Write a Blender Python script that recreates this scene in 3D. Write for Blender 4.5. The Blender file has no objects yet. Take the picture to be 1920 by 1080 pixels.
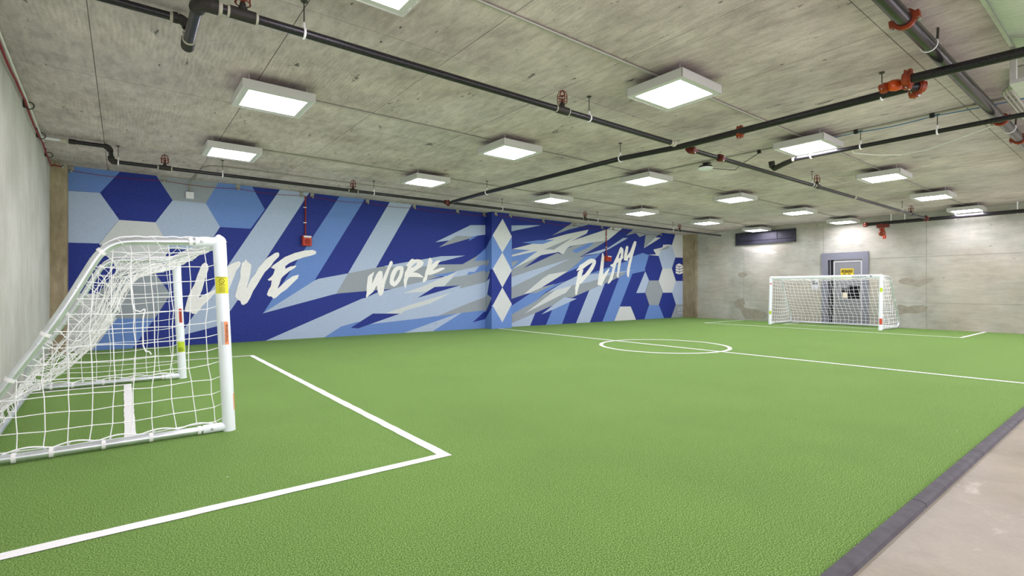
import bpy, bmesh, math, random
from mathutils import Matrix, Vector, geometry
random.seed(7)
K = 0.74                      # all coordinates below are multiplied by K to give metres
D = bpy.data
C = bpy.context.scene.collection

# ------------------------------------------------------------------ camera, light, exposure
FPX, HOR, ROLL = 945.0, 542.75, 0.00046
EYE = 1.37
YAW = math.atan2(960 - (960 - FPX * FPX / (2184 - 960)), FPX)
FW = (math.sin(YAW), math.cos(YAW)); RT = (math.cos(YAW), -math.sin(YAW))
cam_d = D.cameras.new('camera'); cam = D.objects.new('camera', cam_d); C.objects.link(cam)
cam_d.sensor_width = 36; cam_d.lens = FPX / 1920 * 36; cam_d.shift_y = (HOR - 540) / 1920
cam_d.clip_start = 0.02; cam_d.clip_end = 200
cam.matrix_world = (Matrix.Translation((0, 0, EYE * K)) @ Matrix.Rotation(-YAW, 4, 'Z')
                    @ Matrix.Rotation(math.radians(90), 4, 'X') @ Matrix.Rotation(ROLL, 4, 'Z'))
sc = bpy.context.scene
sc.camera = cam
w = D.worlds.new('world'); sc.world = w; w.use_nodes = True
w.node_tree.nodes['Background'].inputs[0].default_value = (1.0, 0.93, 1.03, 1)
w.node_tree.nodes['Background'].inputs[1].default_value = 1.0
w.light_settings.ao_factor = 0.115
w.light_settings.distance = 1.6
sc.cycles.use_fast_gi = True
sc.cycles.fast_gi_method = 'ADD'
sc.cycles.max_bounces = 6; sc.cycles.diffuse_bounces = 4; sc.cycles.glossy_bounces = 3
sc.view_settings.view_transform = 'Standard'
sc.view_settings.look = 'None'
sc.view_settings.gamma = 1
sc.view_settings.use_curve_mapping = False
sc.view_settings.exposure = 1.31
LAMP = 14.5
# the same ceiling fixtures go on behind and beside the camera, out of the frame
for ly in (0.35, -3.2):
    for lx in (1.6, 5.6, 9.6, 13.55, 17.5, 21.3):
        ld = D.lights.new('fixture_light', 'AREA'); ld.size = 0.47
        ld.energy = LAMP * 0.47 * 0.47 * math.pi; ld.color = (1, 0.925, 1.06)
        lo = D.objects.new('fixture_light', ld); lo.location = (lx * K, ly * K, 3.86 * K); C.objects.link(lo)

# ------------------------------------------------------------------ pixel rays of the photo (1920 x 1080)
def ray(u, v):
    v = v - ROLL * (u - 960); d = (u - 960) / FPX
    return (FW[0] + d * RT[0], FW[1] + d * RT[1], (HOR - v) / FPX)
def at_z(u, v, z):
    r = ray(u, v); t = (z - EYE) / r[2]; return (r[0] * t, r[1] * t, z)
def at_y(u, v, y):
    r = ray(u, v); t = y / r[1]; return (r[0] * t, y, EYE + r[2] * t)
def at_x(u, v, x):
    r = ray(u, v); t = x / r[0]; return (x, r[1] * t, EYE + r[2] * t)

# ------------------------------------------------------------------ materials
def srgb(r, g, b):
    f = lambda c: (c / 255 / 12.92) if c <= 10 else ((c / 255 + 0.055) / 1.055) ** 2.4
    return (f(r), f(g), f(b), 1)
MATS = {}
def N(nt, t, **kw):
    n = nt.nodes.new(t)
    for k, v in kw.items():
        if k.startswith('i_'): n.inputs[k[2:].replace('_', ' ')].default_value = v
        else: setattr(n, k, v)
    return n
def mix(nt, fac, a, b, blend='MIX'):
    n = nt.nodes.new('ShaderNodeMix'); n.data_type = 'RGBA'; n.blend_type = blend
    for s, v in ((0, fac), (6, a), (7, b)):
        if hasattr(v, 'is_linked') or hasattr(v, 'links'): nt.links.new(v, n.inputs[s])
        else: n.inputs[s].default_value = v
    return n.outputs[2]
def ramp(nt, src, stops):
    n = nt.nodes.new('ShaderNodeValToRGB'); nt.links.new(src, n.inputs[0])
    e = n.color_ramp.elements
    e[0].position, e[0].color = stops[0]; e[1].position, e[1].color = stops[1]
    for p, c in stops[2:]:
        q = e.new(p); q.color = c
    return n.outputs[0]
def g1(v): return (v, v, v, 1)
def base(name):
    m = D.materials.new(name); m.use_nodes = True; nt = m.node_tree
    b = nt.nodes['Principled BSDF']; MATS[name] = m
    return m, nt, b
def plain(name, col, rough=0.5, metal=0.0, noise=0.0, spec=None, scale=30.0):
    m, nt, b = base(name)
    b.inputs['Roughness'].default_value = rough; b.inputs['Metallic'].default_value = metal
    if spec is not None: b.inputs['Specular IOR Level'].default_value = spec
    if noise:
        tc = N(nt, 'ShaderNodeTexCoord'); nz = N(nt, 'ShaderNodeTexNoise'); nz.inputs['Scale'].default_value = scale
        nt.links.new(tc.outputs['Object'], nz.inputs['Vector'])
        c2 = tuple(c * (1 - noise) for c in col[:3]) + (1,); c3 = tuple(min(1, c * (1 + noise)) for c in col[:3]) + (1,)
        nt.links.new(ramp(nt, nz.outputs['Fac'], [(0.3, c2), (0.7, c3)]), b.inputs['Base Color'])
    else: b.inputs['Base Color'].default_value = col
    return m
def mapped(nt, scale=(1, 1, 1), rot=(0, 0, 0), coord='world'):
    if coord == 'world':
        g = N(nt, 'ShaderNodeNewGeometry'); src = g.outputs['Position']
    else:
        g = N(nt, 'ShaderNodeTexCoord'); src = g.outputs['Object']
    mp = N(nt, 'ShaderNodeMapping'); mp.inputs['Scale'].default_value = scale; mp.inputs['Rotation'].default_value = rot
    nt.links.new(src, mp.inputs['Vector']); return mp.outputs[0]
def noise(nt, vec, scale, detail=4, rough=0.55, dist=0.0):
    n = N(nt, 'ShaderNodeTexNoise'); n.inputs['Scale'].default_value = scale; n.inputs['Detail'].default_value = detail
    n.inputs['Roughness'].default_value = rough; n.inputs['Distortion'].default_value = dist
    nt.links.new(vec, n.inputs['Vector']); return n.outputs['Fac']
def concrete(name, c_lo, c_hi, streak=(1, 1, 1), tint=None, spots=0.6, stain=0.3, grain=0.25, bump=0.25, rough=0.85, rnd=0.0, smear=(0.27, 0.32), ply=0.0):
    """cast concrete: broad mottling, directional form marks, pits and dark smears"""
    m, nt, b = base(name)
    v0 = mapped(nt); vs = mapped(nt, streak)
    col = ramp(nt, noise(nt, v0, 1.3, 6, 0.6), [(0.32, c_lo), (0.68, c_hi)])
    if tint: col = mix(nt, ramp(nt, noise(nt, v0, 0.55, 3), [(0.42, g1(0)), (0.62, g1(1))]), col, mix(nt, 0.45, col, tint))
    st = ramp(nt, noise(nt, vs, 5.0, 5, 0.65, 0.4), [(0.35, g1(1 - grain)), (0.62, g1(1.0))])
    col = mix(nt, 1.0, col, st, 'MULTIPLY')
    fi = ramp(nt, noise(nt, v0, 60.0, 4, 0.7), [(0.3, g1(1 - grain * 0.7)), (0.7, g1(1.0))])
    col = mix(nt, 1.0, col, fi, 'MULTIPLY')
    if ply:                      # wood figure of the plywood forms
        wv = N(nt, 'ShaderNodeTexWave'); wv.wave_type = 'BANDS'; wv.bands_direction = 'X'
        wv.inputs['Scale'].default_value = 9.0; wv.inputs['Distortion'].default_value = 9.0; wv.inputs['Detail'].default_value = 3.0; wv.inputs['Detail Scale'].default_value = 0.7
        nt.links.new(mapped(nt, (1, 0.35, 1)), wv.inputs['Vector'])
        msk = ramp(nt, noise(nt, v0, 0.9, 2), [(0.45, g1(0)), (0.6, g1(1))])
        col = mix(nt, msk, col, mix(nt, 1.0, col, ramp(nt, wv.outputs['Fac'], [(0.2, g1(1 - ply*1.8)), (0.6, g1(1.0))]), 'MULTIPLY'))
    # dark smears, sparse and elongated with the form marks
    sm = ramp(nt, noise(nt, vs, 3.1, 6, 0.75, 0.2), [(smear[0], g1(1)), (smear[1], g1(0))])
    col = mix(nt, sm, col, mix(nt, stain, col, g1(0.03)))
    vo = N(nt, 'ShaderNodeTexVoronoi'); vo.inputs['Scale'].default_value = 3.3; nt.links.new(mapped(nt, tuple(min(1.6, s * 0.8) for s in streak)), vo.inputs['Vector'])
    pit = ramp(nt, vo.outputs['Distance'], [(0.02, g1(1)), (0.055, g1(0))])
    col = mix(nt, pit, col, mix(nt, spots, col, g1(0.02)))
    if rnd:
        oi = N(nt, 'ShaderNodeObjectInfo')
        rr = ramp(nt, oi.outputs['Random'], [(0.0, g1(1 - rnd)), (1.0, g1(1.0))])
        col = mix(nt, 1.0, col, rr, 'MULTIPLY')
    nt.links.new(col, b.inputs['Base Color'])
    b.inputs['Roughness'].default_value = rough
    b.inputs['Specular IOR Level'].default_value = 0.35 if rough < 0.5 else 0.08
    bp = N(nt, 'ShaderNodeBump'); bp.inputs['Strength'].default_value = bump; bp.inputs['Distance'].default_value = 0.01
    nt.links.new(st, bp.inputs['Height']); nt.links.new(bp.outputs[0], b.inputs['Normal'])
    return m
def wallpaint(name, col, rough=0.55, var=0.10):
    """matt paint rolled on cast concrete: the pits and form marks show through"""
    m, nt, b = base(name)
    v0 = mapped(nt)
    lo = tuple(c * (1 - var) for c in col[:3]) + (1,); hi = tuple(min(1, c * (1 + var)) for c in col[:3]) + (1,)
    c = ramp(nt, noise(nt, v0, 26.0, 5, 0.7), [(0.3, lo), (0.7, hi)])
    vo = N(nt, 'ShaderNodeTexVoronoi'); vo.inputs['Scale'].default_value = 2.3; nt.links.new(v0, vo.inputs['Vector'])
    pit = ramp(nt, vo.outputs['Distance'], [(0.02, g1(1)), (0.045, g1(0))])
    c = mix(nt, pit, c, tuple(x * 0.35 for x in col[:3]) + (1,))
    nt.links.new(c, b.inputs['Base Color']); b.inputs['Roughness'].default_value = rough
    b.inputs['Specular IOR Level'].default_value = 0.3
    bp = N(nt, 'ShaderNodeBump'); bp.inputs['Strength'].default_value = 0.35; bp.inputs['Distance'].default_value = 0.01
    nt.links.new(noise(nt, mapped(nt, (1, 1, 2.5)), 14.0, 5, 0.7), bp.inputs['Height']); nt.links.new(bp.outputs[0], b.inputs['Normal'])
    return m

concrete('ceiling_concrete', srgb(187, 174, 169), srgb(226, 212, 207), streak=(2.6, 0.8, 1), tint=srgb(203, 195, 194), spots=0.95, stain=0.8, grain=0.25, rnd=0.09, smear=(0.32, 0.37), ply=0.05)
concrete('left_wall_concrete', srgb(188, 188, 178), srgb(214, 214, 206), streak=(6, 6, 0.35), spots=0.4, stain=0.25, grain=0.16)
concrete('back_wall_concrete', srgb(162, 162, 150), srgb(194, 195, 185), streak=(1, 0.5, 2.4), tint=srgb(196, 184, 166), spots=0.9, stain=0.45, grain=0.14, rnd=0.04)
concrete('pilaster_concrete', srgb(150, 136, 108), srgb(188, 174, 146), streak=(3, 3, 0.8), spots=0.4, stain=0.3, grain=0.25)
concrete('floor_concrete', srgb(134, 127, 108), srgb(172, 165, 146), streak=(0.7, 0.7, 1), tint=srgb(186, 180, 170), spots=0.15, stain=0.15, grain=0.15, bump=0.06, rough=0.38)
def floor_cracks():
    nt = MATS['floor_concrete'].node_tree; b = nt.nodes['Principled BSDF']; src = b.inputs['Base Color'].links[0].from_socket
    v0 = mapped(nt); nz = N(nt, 'ShaderNodeTexNoise'); nz.inputs['Scale'].default_value = 3.0; nz.inputs['Detail'].default_value = 6; nt.links.new(v0, nz.inputs['Vector'])
    mv = N(nt, 'ShaderNodeVectorMath', operation='MULTIPLY_ADD'); mv.inputs[1].default_value = (.45, .45, .45); nt.links.new(nz.outputs['Color'], mv.inputs[0]); nt.links.new(v0, mv.inputs[2])
    vo = N(nt, 'ShaderNodeTexVoronoi', feature='DISTANCE_TO_EDGE'); vo.inputs['Scale'].default_value = 2.2; nt.links.new(mv.outputs[0], vo.inputs['Vector'])
    ln = ramp(nt, vo.outputs['Distance'], [(0.003, g1(1)), (0.008, g1(0))]); mk = ramp(nt, noise(nt, v0, 1.1, 2), [(0.5, g1(0)), (0.62, g1(0.30))])
    f_ = mix(nt, 1.0, ln, mk, 'MULTIPLY'); c_ = mix(nt, f_, src, srgb(206, 202, 186))
    sp = ramp(nt, noise(nt, mapped(nt, (1, 2.2, 1)), 2.4, 5, 0.7), [(0.62, g1(0)), (0.74, g1(0.5))]); c_ = mix(nt, sp, c_, srgb(216, 210, 198))
    nt.links.new(c_, b.inputs['Base Color'])
floor_cracks()
PC = {'N': srgb(37, 53, 136), 'B': srgb(104, 138, 202), 'L': srgb(172, 188, 214), 'G': srgb(150, 158, 166), 'W': srgb(206, 210, 212), 'K': srgb(238, 238, 236)}
PNAME = {'N': 'navy_paint', 'B': 'blue_paint', 'L': 'pale_blue_paint', 'G': 'grey_paint', 'W': 'off_white_paint', 'K': 'white_paint'}
for k, c in PC.items(): wallpaint(PNAME[k], c, var=0.16 if k == 'N' else 0.06)

def turf_mat():
    m, nt, b = base('turf')
    v0 = mapped(nt)
    fine = noise(nt, v0, 190.0, 4, 0.85)
    c = ramp(nt, fine, [(0.38, srgb(34, 66, 12)), (0.50, srgb(96, 138, 56)), (0.62, srgb(182, 212, 132))])
    c = mix(nt, 1.0, c, ramp(nt, noise(nt, v0, 1.1, 4, 0.6), [(0.3, g1(0.90)), (0.7, g1(1.0))]), 'MULTIPLY')
    vo = N(nt, 'ShaderNodeTexVoronoi'); vo.inputs['Scale'].default_value = 3.0; nt.links.new(v0, vo.inputs['Vector'])
    c = mix(nt, ramp(nt, vo.outputs['Distance'], [(0.012, g1(0.8)), (0.022, g1(0))]), c, srgb(215, 225, 215))
    nt.links.new(c, b.inputs['Base Color']); b.inputs['Roughness'].default_value = 0.9
    b.inputs['Specular IOR Level'].default_value = 0.15
    b.inputs['Sheen Weight'].default_value = 0.08; b.inputs['Sheen Roughness'].default_value = 0.5
    b.inputs['Sheen Tint'].default_value = srgb(200, 225, 170)
    bp = N(nt, 'ShaderNodeBump'); bp.inputs['Strength'].default_value = 0.6; bp.inputs['Distance'].default_value = 0.006
    nt.links.new(fine, bp.inputs['Height']); nt.links.new(bp.outputs[0], b.inputs['Normal'])
turf_mat()
plain('line_white', srgb(240, 240, 240), 0.9, noise=0.04, scale=200)
plain('edging_rubber', srgb(74, 72, 78), 0.6, noise=0.25, scale=14)
plain('lamp_housing', srgb(192, 192, 188), 0.5)
m, nt, b = base('lamp_diffuser'); b.inputs['Base Color'].default_value = g1(0.9)
b.inputs['Emission Color'].default_value = (1, 0.925, 1.06, 1); b.inputs['Emission Strength'].default_value = LAMP
plain('goal_white', srgb(238, 244, 250), 0.3)
plain('galvanised', srgb(226, 232, 236), 0.30, 0.75, noise=0.1, scale=8)
plain('net_white', srgb(250, 250, 252), 0.8)
plain('clip_white', srgb(240, 240, 240), 0.5)
plain('black_pipe', srgb(42, 40, 44), 0.30, 0.3, noise=0.5, scale=90)
plain('big_pipe', srgb(58, 57, 58), 0.22, 0.6, noise=0.25, scale=12)
plain('fitting_iron', srgb(48, 45, 42), 0.6, 0.2, noise=0.2)
plain('joint_compound', srgb(176, 172, 156), 0.7)
plain('orange_iron', srgb(134, 54, 28), 0.4, noise=0.2)
plain('orange_paint', srgb(190, 76, 22), 0.25)
plain('dark_red_iron', srgb(96, 34, 26), 0.5, noise=0.2)
plain('bolt_steel', srgb(210, 212, 214), 0.3, 0.8)
plain('guard_red', srgb(118, 44, 34), 0.5)
plain('conduit_steel', srgb(168, 166, 156), 0.42, 0.4)
plain('rod_steel', srgb(84, 82, 76), 0.5, 0.5)
plain('alarm_red', srgb(186, 56, 32), 0.45)
plain('alarm_dark_red', srgb(150, 42, 22), 0.5)
plain('conduit_red', srgb(140, 44, 40), 0.5)
plain('cable_red', srgb(132, 22, 32), 0.5)
plain('cable_white', srgb(226, 226, 218), 0.5)
plain('cable_black', srgb(30, 30, 32), 0.5)
plain('cable_blue', srgb(40, 110, 150), 0.5)
plain('box_white', srgb(222, 224, 228), 0.45)
plain('duct_metal', srgb(214, 212, 212), 0.34, 0.55, noise=0.06, scale=10)
plain('duct_groove', srgb(120, 128, 122), 0.5, 0.6)
plain('door_frame_grey', srgb(122, 124, 136), 0.45, noise=0.05)
plain('door_grey', srgb(128, 130, 134), 0.45)
plain('door_edge', srgb(190, 192, 198), 0.4)
plain('dark_glass', srgb(14, 15, 24), 0.12, spec=0.4)
plain('patch_dark', srgb(152, 148, 134), 0.9, spec=0.1, noise=0.1, scale=9)
plain('patch_light', srgb(184, 183, 174), 0.95, spec=0.05, noise=0.05, scale=9)
plain('black_gap', srgb(12, 12, 14), 0.8)
plain('vent_dark', srgb(52, 52, 64), 0.45, 0.2, noise=0.3, scale=5)
plain('paper', srgb(226, 216, 190), 0.8)
plain('sign_yellow', srgb(224, 196, 40), 0.5)
plain('sign_black', srgb(24, 22, 18), 0.6)
plain('sticker_yellow', srgb(232, 226, 60), 0.5)
plain('sticker_orange', srgb(240, 150, 100), 0.5)
plain('sticker_red', srgb(206, 74, 48), 0.5)
plain('sticker_lime', srgb(190, 214, 50), 0.5)
plain('sticker_grey', srgb(196, 198, 204), 0.6)
plain('logo_blue', srgb(40, 44, 110), 0.5)
plain('letter_white_small', srgb(214, 220, 226), 0.6)

# ------------------------------------------------------------------ mesh helpers
class MB:
    def __init__(s): s.v = []; s.f = []; s.m = []; s.mi = 0
    def add(s, vs, fs):
        o = len(s.v); s.v += [tuple(p) for p in vs]; s.f += [tuple(i + o for i in f) for f in fs]; s.m += [s.mi] * len(fs); return s
    def box(s, x0, x1, y0, y1, z0, z1):
        return s.add([(x0,y0,z0),(x1,y0,z0),(x1,y1,z0),(x0,y1,z0),(x0,y0,z1),(x1,y0,z1),(x1,y1,z1),(x0,y1,z1)],
                     [(3,2,1,0),(4,5,6,7),(0,1,5,4),(1,2,6,5),(2,3,7,6),(3,0,4,7)])
    def bevbox(s, x0, x1, y0, y1, z0, z1, b=0.01):
        bm = bmesh.new(); bmesh.ops.create_cube(bm, size=1)
        for q in bm.verts: q.co = ((x0+x1)/2 + q.co.x*(x1-x0), (y0+y1)/2 + q.co.y*(y1-y0), (z0+z1)/2 + q.co.z*(z1-z0))
        bmesh.ops.bevel(bm, geom=bm.edges[:], offset=b, segments=2, affect='EDGES', profile=0.5)
        bm.verts.index_update(); s.add([q.co[:] for q in bm.verts], [[q.index for q in f.verts] for f in bm.faces]); bm.free(); return s
    def tube(s, pts, r, n=12, caps=True, closed=False):
        P = [Vector(p) for p in pts]; rs = r if isinstance(r, (list, tuple)) else [r] * len(P)
        L = len(P); T = []
        for i in range(L):
            a = P[(i-1) % L] if (closed or i > 0) else P[i]; b_ = P[(i+1) % L] if (closed or i < L-1) else P[i]
            t = (b_ - a)
            T.append(t.normalized() if t.length > 1e-9 else Vector((0, 0, 1)))
        up = Vector((0, 0, 1)) if abs(T[0].z) < 0.9 else Vector((1, 0, 0))
        nn = T[0].cross(up).normalized(); vs = []
        for i in range(L):
            nn = (nn - T[i] * nn.dot(T[i])).normalized(); bb = T[i].cross(nn)
            for k in range(n):
                a = 2 * math.pi * k / n
                vs.append(P[i] + (nn * math.cos(a) + bb * math.sin(a)) * rs[i])
        fs = []
        for i in range(L if closed else L - 1):
            j = (i + 1) % L
            for k in range(n):
                k2 = (k + 1) % n; fs.append((i*n+k, i*n+k2, j*n+k2, j*n+k))
        if caps and not closed:
            fs.append(tuple(range(n))[::-1]); fs.append(tuple((L-1)*n + k for k in range(n)))
        return s.add(vs, fs)
    def ring(s, c, axis, R, r, n=20, m=6):
        a = Vector(axis).normalized(); u = a.cross(Vector((0, 0, 1)) if abs(a.z) < 0.9 else Vector((1, 0, 0))).normalized(); v = a.cross(u)
        return s.tube([Vector(c) + (u*math.cos(t) + v*math.sin(t))*R for t in [2*math.pi*i/n for i in range(n)]], r, m, closed=True)
    def lathe(s, c, prof, n=20, axis=(0, 0, 1)):
        """prof: (radius, height along axis) pairs"""
        a = Vector(axis).normalized(); u = a.cross(Vector((0, 0, 1)) if abs(a.z) < 0.9 else Vector((1, 0, 0))).normalized(); v = a.cross(u)
        c = Vector(c); vs = []
        for (r, h) in prof:
            for k in range(n):
                t = 2*math.pi*k/n; vs.append(c + a*h + (u*math.cos(t) + v*math.sin(t))*r)
        L = len(prof); fs = [(i*n+k, i*n+(k+1) % n, (i+1)*n+(k+1) % n, (i+1)*n+k) for i in range(L-1) for k in range(n)]
        fs.append(tuple(range(n))[::-1]); fs.append(tuple((L-1)*n+k for k in range(n)))
        return s.add(vs, fs)
    def poly(s, loops, to3):
        """flat shape (first loop outer, others holes), to3 maps (a, b) to a point"""
        L3 = [[Vector((a, b_, 0)) for a, b_ in lp] for lp in loops]
        tri = geometry.tessellate_polygon(L3); flat = [p for lp in loops for p in lp]
        return s.add([to3(a, b_) for a, b_ in flat], tri)
def link(o, parent=None):
    C.objects.link(o)
    if parent is not None: o.parent = parent
    return o
def build(mb, name, mat, parent=None, smooth=False, origin=None, local=False):
    """one mesh object; coordinates are scaled by K; origin (unscaled) is where the object sits"""
    if origin is None: origin = (0, 0, 0)
    if parent is not None and not local:
        po = parent.get('_o', (0, 0, 0)); off = (po[0], po[1], po[2])
    else: off = (0, 0, 0)
    me = D.meshes.new(name)
    me.from_pydata([((x-off[0]-origin[0])*K, (y-off[1]-origin[1])*K, (z-off[2]-origin[2])*K) for x, y, z in mb.v], [], mb.f)
    mats = mat if isinstance(mat, (list, tuple)) else [mat]
    for q in mats: me.materials.append(MATS[q])
    if len(mats) > 1: me.polygons.foreach_set('material_index', mb.m)
    if smooth: me.polygons.foreach_set('use_smooth', [True] * len(me.polygons))
    me.update()
    o = D.objects.new(name, me); link(o, parent); o.location = tuple(c * K for c in origin)
    o['_o'] = [float(a + b) for a, b in zip(off, origin)]
    if smooth:
        md = o.modifiers.new('normals', 'EDGE_SPLIT'); md.split_angle = math.radians(40)
    return o
def tag(o, label=None, cat=None, group=None, kind=None):
    if label: o['label'] = label
    if cat: o['category'] = cat
    if group: o['group'] = group
    if kind: o['kind'] = kind
    return o
def thing(name, label, cat, loc=(0, 0, 0), group=None, rz=0.0):
    o = D.objects.new(name, None); o.empty_display_size = 0.1; C.objects.link(o)
    o.location = tuple(c * K for c in loc); o.rotation_euler = (0, 0, rz)
    o['_o'] = [float(c) for c in loc]
    return tag(o, label, cat, group)
def text(s, size, mat, name, parent, M, extrude=0.0):
    """small lettering as a flat mesh; M places it (metres)"""
    cu = D.curves.new('t', 'FONT'); cu.body = s; cu.size = size; cu.align_x = 'CENTER'; cu.align_y = 'CENTER'; cu.extrude = extrude
    cu.resolution_u = 2
    to = D.objects.new('t', cu); C.objects.link(to)
    dg = bpy.context.evaluated_depsgraph_get(); me = D.meshes.new_from_object(to.evaluated_get(dg)); D.objects.remove(to)
    me.transform(M); me.materials.clear(); me.materials.append(MATS[mat])
    o = D.objects.new(name, me); link(o, parent); return o
def basis(ex, ey, o):
    """matrix whose x axis is ex, y axis is ey, at o (o unscaled, result in metres)"""
    ex = Vector(ex).normalized(); ey = Vector(ey).normalized(); ez = ex.cross(ey)
    M = Matrix.Identity(4)
    for i in range(3):
        M[i][0], M[i][1], M[i][2], M[i][3] = ex[i], ey[i], ez[i], o[i] * K
    return M
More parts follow.
